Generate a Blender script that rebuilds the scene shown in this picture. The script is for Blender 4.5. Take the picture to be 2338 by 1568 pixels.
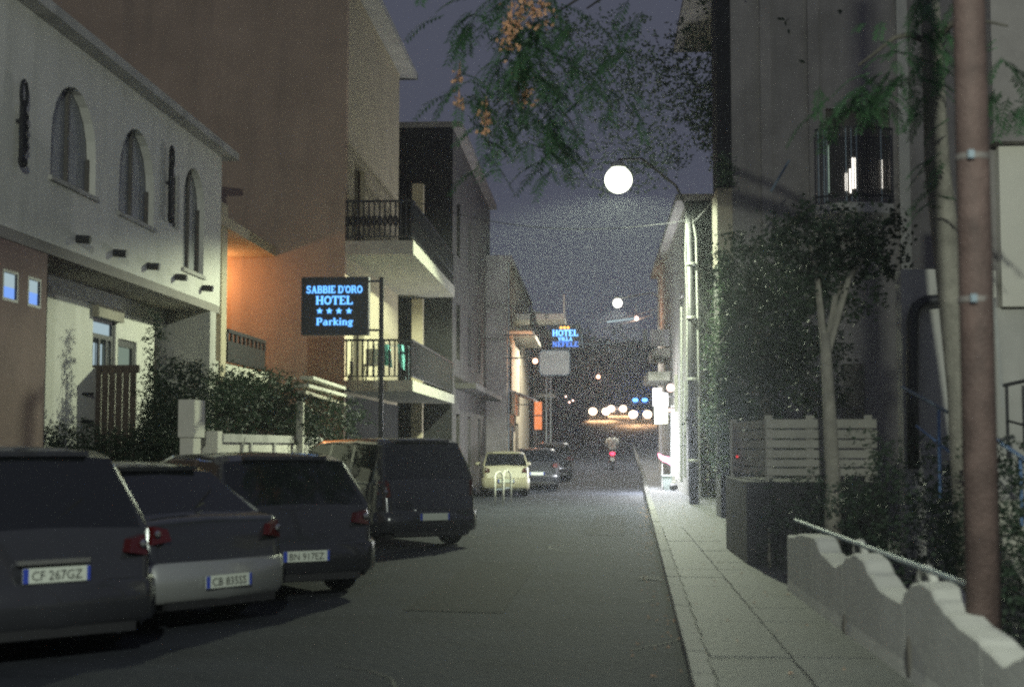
import bpy, math, random
from mathutils import Vector, Matrix
from mathutils.geometry import tessellate_polygon
random.seed(11)
R = math.radians
PI = math.pi
sc = bpy.context.scene
for _o in list(bpy.data.objects): bpy.data.objects.remove(_o)
C = sc.collection

# ---------------------------------------------------------------- camera, sky, exposure
YAW, PITCH = R(3.375), R(4.14)
cam = bpy.data.cameras.new('camera'); camo = bpy.data.objects.new('camera', cam); C.objects.link(camo)
cam.lens = 50; cam.sensor_width = 36; cam.clip_end = 2000; cam.clip_start = 0.1
CAMP = Vector((0, 0, 1.6))
camo.location = CAMP
camo.rotation_euler = (PI/2 + PITCH, 0, YAW)
cam.dof.use_dof = True; cam.dof.focus_distance = 48; cam.dof.aperture_fstop = 1.7
sc.camera = camo
FW = Vector((-math.sin(YAW)*math.cos(PITCH), math.cos(YAW)*math.cos(PITCH), math.sin(PITCH)))
RT = Vector((math.cos(YAW), math.sin(YAW), 0))
UP = RT.cross(FW)

def at(vx, vy, Y):
    """world point at street depth Y seen at (vx, vy) of a 2338 px wide view of the photograph"""
    d = FW + RT*((vx-1169)/3247) - UP*((vy-784)/3247)
    return CAMP + d*(Y/d.y)
def onx(vx, vy, X):
    d = FW + RT*((vx-1169)/3247) - UP*((vy-784)/3247)
    return CAMP + d*(X/d.x)

w = bpy.data.worlds.new('World'); sc.world = w; w.use_nodes = True
nt = w.node_tree; nt.nodes.clear()
out = nt.nodes.new('ShaderNodeOutputWorld')
bg = nt.nodes.new('ShaderNodeBackground'); bg.inputs[0].default_value = (0.66, 0.71, 0.98, 1); bg.inputs[1].default_value = 0.085
sky = nt.nodes.new('ShaderNodeTexSky'); sky.sky_type = 'NISHITA'; sky.sun_disc = False
sky.sun_elevation = R(-9); sky.sun_rotation = R(200)
bg2 = nt.nodes.new('ShaderNodeBackground'); bg2.inputs[1].default_value = 0.02
nt.links.new(sky.outputs[0], bg2.inputs[0])
add = nt.nodes.new('ShaderNodeAddShader')
nt.links.new(bg.outputs[0], add.inputs[0]); nt.links.new(bg2.outputs[0], add.inputs[1]); nt.links.new(add.outputs[0], out.inputs[0])

sc.view_settings.view_transform = 'Standard'
sc.view_settings.look = 'None'
sc.view_settings.gamma = 1
sc.view_settings.use_curve_mapping = False
sc.view_settings.exposure = 0.4
sc.render.engine = 'CYCLES'
cy = sc.cycles
cy.use_denoising = False
cy.max_bounces = 6; cy.diffuse_bounces = 2; cy.glossy_bounces = 3; cy.transmission_bounces = 4; cy.volume_bounces = 1; cy.transparent_max_bounces = 8
cy.sample_clamp_indirect = .8
cy.sample_clamp_direct = 3.5
cy.caustics_reflective = False; cy.caustics_refractive = False
cy.pixel_filter_type = 'BLACKMAN_HARRIS'; cy.filter_width = 2.3
HAZE = 0.0016

# ---------------------------------------------------------------- materials
M = {}
def mat(name, col, rough=.7, metal=0, var=.25, scale=3.0, bump=0.0, coat=0, emis=None, es=0, trans=0, detail=6, dirt=None, spec=.5):
    m = bpy.data.materials.new(name); m.use_nodes = True
    n = m.node_tree.nodes; l = m.node_tree.links
    b = n['Principled BSDF']
    b.inputs['Base Color'].default_value = (*col, 1)
    b.inputs['Roughness'].default_value = rough
    b.inputs['Metallic'].default_value = metal
    b.inputs['Specular IOR Level'].default_value = spec
    b.inputs['Coat Weight'].default_value = coat; b.inputs['Coat Roughness'].default_value = .04
    if emis:
        b.inputs['Emission Color'].default_value = (*emis, 1); b.inputs['Emission Strength'].default_value = es
    if var > 0:
        tc = n.new('ShaderNodeTexCoord'); mp = n.new('ShaderNodeMapping'); l.new(tc.outputs['Object'], mp.inputs[0])
        no = n.new('ShaderNodeTexNoise'); no.inputs['Scale'].default_value = scale; no.inputs['Detail'].default_value = detail; no.inputs['Roughness'].default_value = .65
        l.new(mp.outputs[0], no.inputs[0])
        mx = n.new('ShaderNodeMix'); mx.data_type = 'RGBA'
        mx.inputs[6].default_value = (*[c*(1-var) for c in col], 1)
        mx.inputs[7].default_value = (*[min(1, c*(1+var)) for c in col], 1)
        cr = n.new('ShaderNodeMapRange'); cr.inputs[1].default_value = .3; cr.inputs[2].default_value = .7
        l.new(no.outputs[0], cr.inputs[0]); l.new(cr.outputs[0], mx.inputs[0])
        src = mx.outputs[2]
        if dirt:  # streaky stains
            n2 = n.new('ShaderNodeTexNoise'); n2.inputs['Scale'].default_value = 1.0; n2.inputs['Detail'].default_value = 5
            m2 = n.new('ShaderNodeMapping'); m2.inputs['Scale'].default_value = (2.2, 2.2, .28)
            l.new(tc.outputs['Object'], m2.inputs[0]); l.new(m2.outputs[0], n2.inputs[0])
            r2 = n.new('ShaderNodeMapRange'); r2.inputs[1].default_value = .5; r2.inputs[2].default_value = .75; r2.inputs[4].default_value = .7
            l.new(n2.outputs[0], r2.inputs[0])
            mx2 = n.new('ShaderNodeMix'); mx2.data_type = 'RGBA'; mx2.inputs[7].default_value = (*dirt, 1)
            l.new(r2.outputs[0], mx2.inputs[0]); l.new(src, mx2.inputs[6]); src = mx2.outputs[2]
        l.new(src, b.inputs['Base Color'])
        if bump:
            bu = n.new('ShaderNodeBump'); bu.inputs['Strength'].default_value = bump; bu.inputs['Distance'].default_value = .02
            n3 = n.new('ShaderNodeTexNoise'); n3.inputs['Scale'].default_value = scale*9; n3.inputs['Detail'].default_value = 4
            l.new(tc.outputs['Object'], n3.inputs[0]); l.new(n3.outputs[0], bu.inputs['Height']); l.new(bu.outputs[0], b.inputs['Normal'])
    if trans:
        t = n.new('ShaderNodeBsdfTranslucent'); t.inputs[0].default_value = (*[min(1, c*1.6) for c in col], 1)
        ms = n.new('ShaderNodeMixShader'); ms.inputs[0].default_value = trans
        l.new(b.outputs[0], ms.inputs[1]); l.new(t.outputs[0], ms.inputs[2]); l.new(ms.outputs[0], n['Material Output'].inputs[0])
    M[name] = m
    return m
def glow(name, col, s):
    m = bpy.data.materials.new(name); m.use_nodes = True
    n = m.node_tree.nodes; n.clear(); e = n.new('ShaderNodeEmission'); o = n.new('ShaderNodeOutputMaterial')
    e.inputs[0].default_value = (*col, 1); e.inputs[1].default_value = s
    m.node_tree.links.new(e.outputs[0], o.inputs[0]); M[name] = m; m.cycles.emission_sampling = 'NONE'; return m
def glass(name, col, rough=.05, alpha=.6):
    m = bpy.data.materials.new(name); m.use_nodes = True
    n = m.node_tree.nodes; l = m.node_tree.links
    b = n['Principled BSDF']; b.inputs['Base Color'].default_value = (*col, 1); b.inputs['Roughness'].default_value = rough
    b.inputs['Alpha'].default_value = alpha; M[name] = m; return m

mat('white_plaster', (.80, .79, .72), .85, var=.08, scale=1.3, bump=.25, dirt=(.62, .62, .55))
mat('grey_plaster', (.52, .51, .47), .85, var=.15, scale=1.1, bump=.3, dirt=(.3, .3, .27))
mat('pale_plaster', (.74, .72, .63), .85, var=.08, scale=1.2, bump=.2, dirt=(.6, .58, .5))
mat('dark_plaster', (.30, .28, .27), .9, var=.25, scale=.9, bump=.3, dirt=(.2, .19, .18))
mat('darkened_plaster', (.085, .08, .08), .9, var=.3, scale=.9, bump=.3, dirt=(.05, .05, .05))  # base colour turned down evenly to keep the far left facades dark
mat('brown_plaster', (.26, .18, .16), .9, var=.2, scale=1.2, bump=.3)
mat('peach_plaster', (.47, .355, .27), .88, var=.14, scale=.8, bump=.25, dirt=(.36, .28, .22))
mat('cream_plaster', (.50, .44, .32), .88, var=.1, scale=.8, bump=.2, dirt=(.5, .44, .3))
mat('near_black_wall', (.022, .022, .024), .9, var=.3, scale=2, bump=.4)  # near black; carries the shade of unlit wall parts in its colour
mat('concrete', (.50, .49, .42), .85, var=.18, scale=2, bump=.3)
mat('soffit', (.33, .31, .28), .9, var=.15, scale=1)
mat('asphalt', (.033, .036, .045), .85, var=.35, scale=1.1, bump=.8, dirt=(.026, .028, .034), spec=.08)
mat('asphalt_patch', (.026, .027, .030), .85, var=.2, scale=2, bump=.5, spec=.08)
mat('paving', (.066, .069, .074), .75, var=.25, scale=1.5, bump=.4, dirt=(.06, .06, .06))
mat('kerb', (.17, .17, .16), .8, var=.2, scale=4, bump=.3)
mat('paint_line', (.5, .5, .47), .7, var=.3, scale=8)
mat('earth', (.075, .07, .055), .95, var=.3, scale=1, bump=.4)
mat('hill', (.05, .055, .045), .95, var=.3, scale=.2)
mat('rust_pole', (.12, .082, .074), .75, var=.4, scale=5, bump=.5, dirt=(.15, .08, .06))
mat('bark', (.27, .255, .215), .9, var=.3, scale=6, bump=.8)
mat('dark_bark', (.13, .12, .10), .9, var=.3, scale=6, bump=.6)
mat('zinc', (.42, .43, .42), .45, .6, var=.15, scale=5)
mat('dull_band', (.22, .2, .19), .7, .2, var=.2, scale=8)
mat('dark_metal', (.05, .05, .055), .45, .4, var=.2, scale=6)
mat('iron', (.035, .035, .04), .5, .5, var=.2, scale=6)
mat('blue_metal', (.16, .28, .52), .35, .3, var=.15, scale=6)
mat('pale_metal', (.22, .28, .33), .5, .2, var=.1, scale=6)
mat('leaf', (.075, .165, .075), .5, var=.4, scale=1.5, trans=.35)
mat('leaf_dark', (.024, .042, .024), .6, var=.4, scale=2, trans=.2)
mat('leaf_black', (.012, .018, .012), .7, var=.4, scale=2, trans=.1)
mat('leaf_mid', (.10, .15, .09), .55, var=.4, scale=2, trans=.25)
mat('seeds', (.75, .42, .25), .8, var=.3, scale=9, trans=.3)
mat('wood_white', (.30, .29, .26), .75, var=.2, scale=3, bump=.3)
mat('wood_brown', (.08, .06, .05), .8, var=.3, scale=3, bump=.3)
mat('tile', (.36, .33, .26), .8, var=.25, scale=4, bump=.3)
mat('rubber', (.02, .02, .02), .8, var=.2, scale=9)
mat('rim', (.30, .30, .31), .3, .8, var=.1)
mat('car_black', (.035, .036, .042), .2, .2, var=.1, coat=1)
mat('car_graphite', (.04, .041, .048), .22, .4, var=.1, coat=1)
mat('car_silver', (.10, .105, .105), .22, .85, var=.06, coat=1)
mat('car_navy', (.03, .031, .038), .2, .2, var=.1, coat=1)
mat('bumper_highlight', (.42, .43, .42), .28, .6, var=.04, coat=.6)  # paler than the car paint, puts the bumper highlight into the colour
mat('car_beige', (.38, .35, .26), .4, .0, var=.08, coat=.6)
mat('car_white', (.6, .6, .6), .4, .0, var=.05, coat=.6)
mat('car_blue', (.03, .05, .12), .3, .2, var=.05, coat=1)
mat('car_trim', (.018, .018, .02), .55, var=.1)
mat('car_glass', (.008, .009, .011), .04, var=0, spec=.9)
mat('chrome', (.7, .7, .7), .12, 1, var=0)
mat('tail_red', (.06, .004, .004), .12, var=0, coat=1)
mat('plate_white', (.62, .66, .58), .35, var=.05, scale=30)
mat('plate_blue', (.03, .06, .4), .4, var=0)
mat('plate_ink', (.02, .02, .02), .5, var=0)
mat('sign_dark', (.028, .03, .036), .5, var=.1)
mat('curtain', (.7, .64, .48), .9, var=.1, scale=5)
mat('cloth_grey', (.42, .41, .42), .9, var=.15, scale=5)
mat('cloth_pink', (.75, .22, .33), .85, var=.35, scale=6)
mat('cloth_teal', (.12, .38, .36), .9, var=.1)
mat('skin', (.5, .33, .25), .6, var=.05)
mat('shirt', (.68, .68, .6), .85, var=.08, scale=8)
mat('trousers', (.05, .05, .06), .9, var=.1)
mat('hair', (.03, .022, .018), .6, var=.1)
mat('scooter_red', (.45, .03, .06), .3, var=0, coat=1)
mat('bin_grey', (.22, .25, .25), .6, var=.1)
mat('arch_fill', (.30, .31, .33), .6, var=.15, scale=2)
mat('shutter', (.13, .12, .105), .75, var=.15, scale=4)
mat('pharmacy_panel', (.62, .62, .48), .6, var=.06, scale=5, emis=(.62, .62, .42), es=.28)
mat('cross_green', (.03, .25, .12), .6, var=0, emis=(.03, .3, .15), es=.2)
mat('ink_red', (.35, .05, .05), .6, var=0)
glass('clear_glass', (.5, .6, .55), .08, .45)
glow('lamp_glow', (.95, 1, .80), 3.2)
glow('lamp_glow_small', (1, .96, .86), 4)
glow('sign_blue', (.13, .42, 1.0), 1.7)
glow('sign_navy', (.10, .27, 1.0), 1.3)
glow('sign_blue_far', (.14, .42, 1.0), 2.6)
glow('sign_star', (1, .42, .08), 3.0)
glow('pane_lit', (.52, .68, .74), .55)
glow('pane_blue', (.22, .42, 1.0), .75)
glow('pane_dim', (.40, .52, .42), .36)
glow('tube_white', (1, .98, 1), 3)
glow('shop_light', (.80, .86, .9), .8)
glow('box_white', (1, 1, 1), 2)
glow('head_warm', (1, .72, .5), 6)
glow('head_small', (1, .62, .52), 6)
glow('beacon_blue', (.08, .30, 1), 5)
glow('bulb_warm', (1, .42, .16), 5)
glow('bulb_far', (1, .5, .32), 5)
glow('shop_orange', (1, .3, .1), .75)
glow('tail_lit', (1, .05, .12), 3.0)
glow('white_gap', (1, .95, .85), 2.2)
glow('gap_dim', (.55, .75, .6), .6)

def V_(*a): return Vector(a)
# ---------------------------------------------------------------- mesh helpers
class MB:
    def __init__(s): s.v = []; s.f = []
    def add(s, vs, fs):
        b = len(s.v); s.v += [tuple(v) for v in vs]; s.f += [tuple(b+i for i in f) for f in fs]; return s
    def box(s, x0, x1, y0, y1, z0, z1, rz=0, c=None):
        vs = [(x, y, z) for x in (x0, x1) for y in (y0, y1) for z in (z0, z1)]
        if rz:
            cx, cy_ = c if c else ((x0+x1)/2, (y0+y1)/2)
            vs = [(cx+(x-cx)*math.cos(rz)-(y-cy_)*math.sin(rz), cy_+(x-cx)*math.sin(rz)+(y-cy_)*math.cos(rz), z) for x, y, z in vs]
        return s.add(vs, [(0,1,3,2),(4,6,7,5),(0,4,5,1),(2,3,7,6),(0,2,6,4),(1,5,7,3)])
    def bar(s, p, q, w=.05, h=None, up=Vector((0,0,1))):
        p = Vector(p); q = Vector(q); h = h or w; d = (q-p).normalized()
        a = d.cross(up)
        if a.length < 1e-3: a = d.cross(Vector((1,0,0)))
        a.normalize(); b = a.cross(d)
        vs = [t + a*(i*w/2) + b*(j*h/2) for t in (p, q) for i, j in ((-1,-1),(1,-1),(1,1),(-1,1))]
        return s.add(vs, [(0,3,2,1),(4,5,6,7),(0,1,5,4),(1,2,6,5),(2,3,7,6),(3,0,4,7)])
    def tube(s, pts, r, n=8, caps=True):
        pts = [Vector(p) for p in pts]; rr = r if isinstance(r, (list, tuple)) else [r]*len(pts)
        rings = []; prev = None
        for i, p in enumerate(pts):
            d = (pts[min(i+1, len(pts)-1)] - pts[max(i-1, 0)]).normalized()
            if prev is None:
                a = d.cross(Vector((0,0,1)));
                if a.length < .05: a = d.cross(Vector((1,0,0)))
            else: a = prev - d*prev.dot(d)
            a.normalize(); prev = a; b = d.cross(a)
            rings.append([p + (a*math.cos(2*PI*k/n) + b*math.sin(2*PI*k/n))*rr[i] for k in range(n)])
        vs = [v for ring in rings for v in ring]; fs = []
        for i in range(len(rings)-1):
            for k in range(n): fs.append((i*n+k, i*n+(k+1)%n, (i+1)*n+(k+1)%n, (i+1)*n+k))
        if caps: fs += [tuple(range(n-1, -1, -1)), tuple((len(rings)-1)*n+k for k in range(n))]
        return s.add(vs, fs)
    def lathe(s, c, prof, n=14, axis='z'):
        c = Vector(c); vs = []; fs = []
        for r, h in prof:
            for k in range(n):
                a = 2*PI*k/n; u, v = r*math.cos(a), r*math.sin(a)
                vs.append(c + (Vector((u, v, h)) if axis == 'z' else Vector((h, u, v)) if axis == 'x' else Vector((u, h, v))))
        for i in range(len(prof)-1):
            for k in range(n): fs.append((i*n+k, i*n+(k+1)%n, (i+1)*n+(k+1)%n, (i+1)*n+k))
        fs += [tuple(range(n-1, -1, -1)), tuple((len(prof)-1)*n+k for k in range(n))]
        return s.add(vs, fs)
    def ball(s, c, r, n=12, m=8, sq=(1,1,1)):
        pr = [(max(1e-3, math.sin(PI*i/m))*r, -math.cos(PI*i/m)*r) for i in range(m+1)]
        t = MB().lathe((0,0,0), pr, n)
        return s.add([(c[0]+v[0]*sq[0], c[1]+v[1]*sq[1], c[2]+v[2]*sq[2]) for v in t.v], t.f)
    def quad(s, *p): return s.add(p, [tuple(range(len(p)))])
    def prism(s, poly, d):
        """poly: list of Vectors (planar), d: extrusion Vector"""
        n = len(poly); poly = [Vector(p) for p in poly]; d = Vector(d)
        return s.add(poly + [p+d for p in poly], [tuple(range(n-1,-1,-1)), tuple(range(n, 2*n))] + [(i, (i+1)%n, n+(i+1)%n, n+i) for i in range(n)])
    def build(s, name, m, parent=None, smooth=False, origin=None):
        if parent is not None:
            r = parent
            while r.parent: r = r.parent
            o0 = Vector(r.location)
        else: o0 = Vector(origin) if origin else Vector((0,0,0))
        me = bpy.data.meshes.new(name)
        me.from_pydata([(v[0]-o0.x, v[1]-o0.y, v[2]-o0.z) for v in s.v], [], s.f); me.update()
        me.materials.append(M[m] if isinstance(m, str) else m)
        if smooth:
            for p in me.polygons: p.use_smooth = True
        o = bpy.data.objects.new(name, me); C.objects.link(o)
        if parent is not None: o.parent = parent
        else: o.location = o0
        return o

def thing(name, label, cat, loc=(0,0,0), group=None):
    o = bpy.data.objects.new(name, None); C.objects.link(o); o.location = loc; o.empty_display_size = .2
    o['label'] = label; o['category'] = cat
    if group: o['group'] = group
    return o
def tag(o, label, cat, group=None):
    o['label'] = label; o['category'] = cat
    if group: o['group'] = group
    return o
def structure(o): o['kind'] = 'structure'; return o
def stuff(o): o['kind'] = 'stuff'; return o
def copy_tree(o, parent=None):
    c = o.copy(); C.objects.link(c); c.parent = parent
    for ch in list(o.children): copy_tree(ch, c)
    return c
def lamp(name, loc, power, col, r=.1, parent=None, spot=None):
    l = bpy.data.lights.new(name, 'SPOT' if spot else 'POINT'); l.energy = power; l.color = col; l.shadow_soft_size = r
    o = bpy.data.objects.new(name, l); C.objects.link(o); o.location = Vector(loc)
    if parent:
        o.parent = parent; rt = parent
        while rt.parent: rt = rt.parent
        o.location = Vector(loc) - Vector(rt.location)
    if spot:
        l.spot_size = spot[1]; l.spot_blend = spot[2] if len(spot) > 2 else .8
        o.rotation_euler = (Vector(spot[0])).to_track_quat('-Z', 'Y').to_euler()
    return o

def wall_holes(outer, holes, P, depth, nrm):
    """outer and holes: lists of (a,b); P(a,b)->world; reveals go back along -nrm*depth."""
    mb = MB(); loops = [[P(a, b) for a, b in outer]] + [[P(a, b) for a, b in h] for h in holes]
    l2 = [[Vector((a, b, 0)) for a, b in outer]] + [[Vector((a, b, 0)) for a, b in h] for h in holes]
    tris = tessellate_polygon(l2); flat = [p for l in loops for p in l]
    mb.add(flat, [tuple(t) for t in tris])
    n = Vector(nrm)*(-depth)
    for l in loops:
        k = len(l); mb.add(list(l)+[Vector(p)+n for p in l], [(i, (i+1)%k, k+(i+1)%k, k+i) for i in range(k)])
    return mb
def arch(a0, a1, b0, b1, n=10):
    c = (a0+a1)/2; r = (a1-a0)/2; spring = b1 - r*1.0
    return [(a0, b0), (a1, b0)] + [(c+r*math.cos(PI*i/n), spring+r*math.sin(PI*i/n)) for i in range(n+1)]

# ---------------------------------------------------------------- ground, road, pavements
def hgt(Y):
    if Y < 44: return 0.0
    if Y < 68: return .00108*(Y-44)**2
    return .622 + .0518*(Y-68) if Y < 150 else .622+.0518*82
YS = [-40, -20, 0, 5, 10, 15, 20, 25, 30, 35, 40, 44] + list(range(46, 72, 2)) + list(range(72, 152, 6)) + [150, 200, 400, 900]
YS = sorted(set(YS))
def strip(name, fl, fr, z, m, ys=None, parent=None, sub=1):
    mb = MB(); ys = ys or YS; vs = []; fs = []
    for Y in ys:
        a, b = fl(Y), fr(Y)
        for k in range(sub+1): vs.append((a+(b-a)*k/sub, Y, hgt(Y)+z))
    for i in range(len(ys)-1):
        for k in range(sub): fs.append((i*(sub+1)+k, i*(sub+1)+k+1, (i+1)*(sub+1)+k+1, (i+1)*(sub+1)+k))
    return mb.add(vs, fs).build(name, m, parent)
structure(strip('ground', lambda Y: -400, lambda Y: 400, -.02, 'earth', sub=6))
KX = lambda Y: .62 + .026*(Y-9.5) if Y < 60 else 1.93 + .01*(Y-60)    # right kerb line
structure(strip('road', lambda Y: -6.0 if Y < 112 else -60, lambda Y: KX(Y) if Y < 100 else 3+max(0, Y-100)*.6, .0, 'asphalt', ys=[y for y in YS if y <= 160]))
pv = structure(strip('pavement', lambda Y: KX(Y)+.14, lambda Y: 7.0, .12, 'paving', ys=[y for y in YS if y <= 104]))
# kerb stones
ks = None; Y = 3.0
kerb_mb = MB().box(0, .14, -.485, .485, -.05, .125)
while Y < 90:
    if ks is None:
        ks = kerb_mb.build('kerb_stone', 'kerb', pv)
        o = ks
    else:
        o = ks.copy(); C.objects.link(o); o.parent = pv
    o.location = (KX(Y), Y, hgt(Y)+random.uniform(-.004, .004)); o.rotation_euler = (0, 0, -.026+random.uniform(-.006, .006)); Y += 1.0
# paving slabs joints on pavement as thin slabs proud of the base, near part only
slab_proto = None
for i, Y in enumerate([4+1.02*k for k in range(22)]):
    mb = MB(); x0 = KX(Y)+.15; x1 = 1.93
    for k in range(2):
        a = x0+(x1-x0)*k/2+.006; b = x0+(x1-x0)*(k+1)/2-.006
        dz = random.uniform(0, .006)
        MBk = MB().box(a, b, Y, Y+1.005, .10, .136+dz)
        MBk.build('paving_slab', 'paving', pv)
structure(strip('left_pavement', lambda Y: -14.0, lambda Y: -6.2, .14, 'paving', ys=[y for y in YS if -20 <= y <= 60]))
# asphalt repairs and manhole
structure(MB().add([(-1.9, 14, .004), (-.9, 13.8, .004), (-.8, 19.5, .004), (-1.7, 20, .004)], [(0,1,2,3)]).build('road_patch', 'asphalt_patch'))
structure(MB().add([(-.2, 26, .004), (.5, 26, .004), (.7, 33.5, .004), (0, 33.5, .004)], [(0,1,2,3)]).build('road_patch', 'asphalt_patch'))
for k in range(9):
    x = random.uniform(-3.5, .5); y = 8+k*3.4; pts = []; a_ = random.uniform(-1, 1)*.5+PI/2
    for i in range(9):
        pts.append((x, y)); a_ += random.uniform(-.5, .5); x += .38*math.cos(a_); y += .38*math.sin(a_)
    mb = MB()
    for i in range(8):
        (x0_, y0_), (x1_, y1_) = pts[i], pts[i+1]; mb.add([(x0_-.014, y0_, .004), (x0_+.014, y0_, .004), (x1_+.014, y1_, .004), (x1_-.014, y1_, .004)], [(0, 1, 2, 3)])
    structure(mb.build('road_crack', 'rubber'))
gd = MB()
for k in range(5):
    gd.box(KX(17.5)-.33, KX(17.5)-.05, 17.3+.09*k, 17.345+.09*k, .003, .008)
tag(gd.build('drain_grate', 'rubber'), 'slotted iron drain grate against the right-hand kerb', 'drain')
lf = MB()
for k in range(260):
    y = random.uniform(5, 40); x = KX(y)-abs(random.gauss(0, .16))-.01 if k % 3 else KX(y)+.2+random.random()*1.0; z = (.009 if k % 3 else .148)
    a_ = random.uniform(0, 6.3); l_ = random.uniform(.02, .05)
    lf.add([(x, y, z), (x+l_*math.cos(a_)*.5-.3*l_*math.sin(a_), y+l_*math.sin(a_)*.5+.3*l_*math.cos(a_), z+.01), (x+l_*math.cos(a_), y+l_*math.sin(a_), z+.004), (x+l_*math.cos(a_)*.5+.3*l_*math.sin(a_), y+l_*math.sin(a_)*.5-.3*l_*math.cos(a_), z+.008)], [(0, 1, 2, 3)])
stuff(lf.build('fallen_leaves', 'seeds'))
# distant hill and dark houses closing the view
mb = MB(); N = 60
vs = []; fs = []
for i in range(N+1):
    x = -420+840*i/N
    h = 26+10*math.sin(i*.33+1)+6*math.sin(i*.9)
    vs += [(x, 300+40*math.sin(i*.2), -2), (x, 420, h), (x, 600, -2)]
for i in range(N): fs += [(3*i, 3*i+3, 3*i+4, 3*i+1), (3*i+1, 3*i+4, 3*i+5, 3*i+2)]
structure(mb.add(vs, fs).build('hill', 'hill', smooth=True))

# ================================================================ LEFT SIDE
XW = -8.0
def pw(a, b): return Vector((XW, a, b))
Yw = lambda vx: onx(vx, 1019, XW).y
Zw = lambda vx, vy: onx(vx, vy, XW).z
Y_END = Yw(490)
ZB = Zw(490, 695); ZT = Zw(490, 348)
wb = thing('arched_building', 'white two-storey building with arched upper windows over a recessed ground floor', 'building', (XW, 24, 0))
holes = []
for (a, b, yt, yb, vc) in ((100, 205, 185, 445, 150), (260, 341, 285, 517, 300), (410, 458, 377, 628, 434)):
    holes.append(arch(Yw(a), Yw(b), Zw(b, yb), Zw(vc, yt)))
wh = wall_holes([(10, ZB), (Y_END, ZB), (Y_END, ZT), (10, ZT)], holes, pw, .15, (1, 0, 0))
wh.build('upper_wall', 'white_plaster', wb)
mb = MB(); mb.box(XW-6, XW-.19, 10, Y_END, ZB, ZT).build('inner_wall', 'shutter', wb)
MB().box(XW-6, XW-.002, Y_END, Y_END+.25, ZB, ZT).build('end_wall', 'white_plaster', wb)
MB().box(XW-6.3, XW+.28, 10, Y_END+.6, ZT+.002, ZT+.16).build('roof_edge', 'grey_plaster', wb)
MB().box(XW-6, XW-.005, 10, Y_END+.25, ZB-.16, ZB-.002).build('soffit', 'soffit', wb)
for h in holes:
    a0, a1, b0 = h[0][0], h[1][0], h[0][1]; b1 = max(p[1] for p in h)
    fr = MB(); xx = XW-.10
    t = .07; c = (a0+a1)/2; r = (a1-a0)/2
    fr.box(xx-.05, xx, a0, a0+t, b0, b1-r); fr.box(xx-.05, xx, a1-t, a1, b0, b1-r); fr.box(xx-.05, xx, a0+t, a1-t, b0, b0+t)
    fr.box(xx-.05, xx, c-.03, c+.03, b0+t, b1-t)
    f = fr.build('window_frame', 'shutter', wb)
    pn = [Vector((xx-.06, a, b)) for a, b in h]
    MB().quad(*pn).build('pane', 'arch_fill', f)
    MB().box(XW-.32, XW+.05, a0-.06, a1+.06, b0-.07, b0-.002).build('window_sill', 'grey_plaster', wb)
# stub drain ends below the arches
for vx, vy in ((175, 545), (260, 577), (337, 607), (401, 632), (462, 657)):
    p = onx(vx, vy, XW); MB().tube([(XW-.02, p.y, p.z), (XW+.22, p.y, p.z-.02)], .065, 8).build('drain_stub', 'dark_metal', wb)
# wrought iron ornaments on wall
def ornament(vx, y0, y1, sc_, label):
    p0 = onx(vx, y0, XW); p1 = onx(vx, y1, XW); zt, zb = p0.z, p1.z; yy = p0.y; x = XW+.10; H = zt-zb
    t = thing('wall_ornament', label, 'ornament', (x, yy, zb), 'iron wall ornaments')
    def S(b, ph, r, n=14, turns=1.0): return [(x+.01*i/n, yy+b+math.cos(ph+turns*2*PI*i/n)*r*sc_, 0) for i in range(n+1)]
    mb = MB()
    loop = [(x, yy+.10*sc_*math.sin(2*PI*i/18), zt-.32*H*(.5-.5*math.cos(2*PI*i/18))) for i in range(19)]
    mb.tube(loop, .028, 6, False)
    mb.tube([(x, yy-.02, zt-.25*H), (x, yy-.04*sc_, zt-.55*H), (x, yy-.02, zt-.8*H), (x, yy-.04, zb+.05*H), (x, yy+.03, zb)], .05, 6)
    mb.build('scroll_stem', 'iron', t)
    for k, fr in enumerate((.42, .55, .68, .78)):
        q = MB(); z = zt-fr*H
        q.tube([(x, yy-.02+.13*sc_*(math.sin(PI*i/8)), z+.09-.18*i/8) for i in range(9)], .036, 6)
        q.build('scroll_leaf', 'iron', t)
    MB().ball((x, yy+.02, zb+.04), .07, 8, 6).build('finial', 'iron', t)
    MB().box(XW+.002, x, yy-.03, yy+.02, zt-.5*H, zt-.5*H+.05).build('bracket', 'iron', t)
ornament(381, 335, 508, 1.0, 'dark wrought iron scroll ornament on the white wall beside the narrowest arch')
ornament(40, 185, 380, 1.0, 'dark wrought iron scroll ornament on the white wall near its dim end')
p0 = onx(400, 402, XW); p1 = onx(400, 522, XW)
pl = MB().box(XW+.03, XW+.06, p0.y-.07, p0.y+.09, p1.z, p0.z).build('wall_plaque', 'grey_plaster')
tag(pl, 'tall narrow grey plaque on the white wall between scroll ornament and arch', 'plaque')
# ground floor
XL = -8.95
YP = onx(103, 900, XL).y
gf = [(YP, 0), (Y_END+.3, 0), (Y_END+.3, ZB-.16), (YP, ZB-.16)]
YL = lambda vx: onx(vx, 900, XL).y
ZL = lambda vx, vy: onx(vx, vy, XL).z
wy0, wy1, wy2 = YL(209), YL(262), YL(310)
ZBo = ZL(209, 838)
gh = [[(wy0, ZBo), (wy1, ZBo), (wy1, ZL(209, 697)), (wy0, ZL(209, 697))], [(wy1+.12, ZBo), (wy2, ZBo), (wy2, ZL(262, 770)), (wy1+.12, ZL(262, 770))]]
wall_holes(gf, gh, lambda a, b: Vector((XL, a, b)), .2, (1, 0, 0)).build('ground_floor_wall', 'white_plaster', wb)
MB().box(XL-3, XL-.3, YP, Y_END+.3, 0, ZB-.17).build('room_wall', 'shutter', wb)
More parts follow.
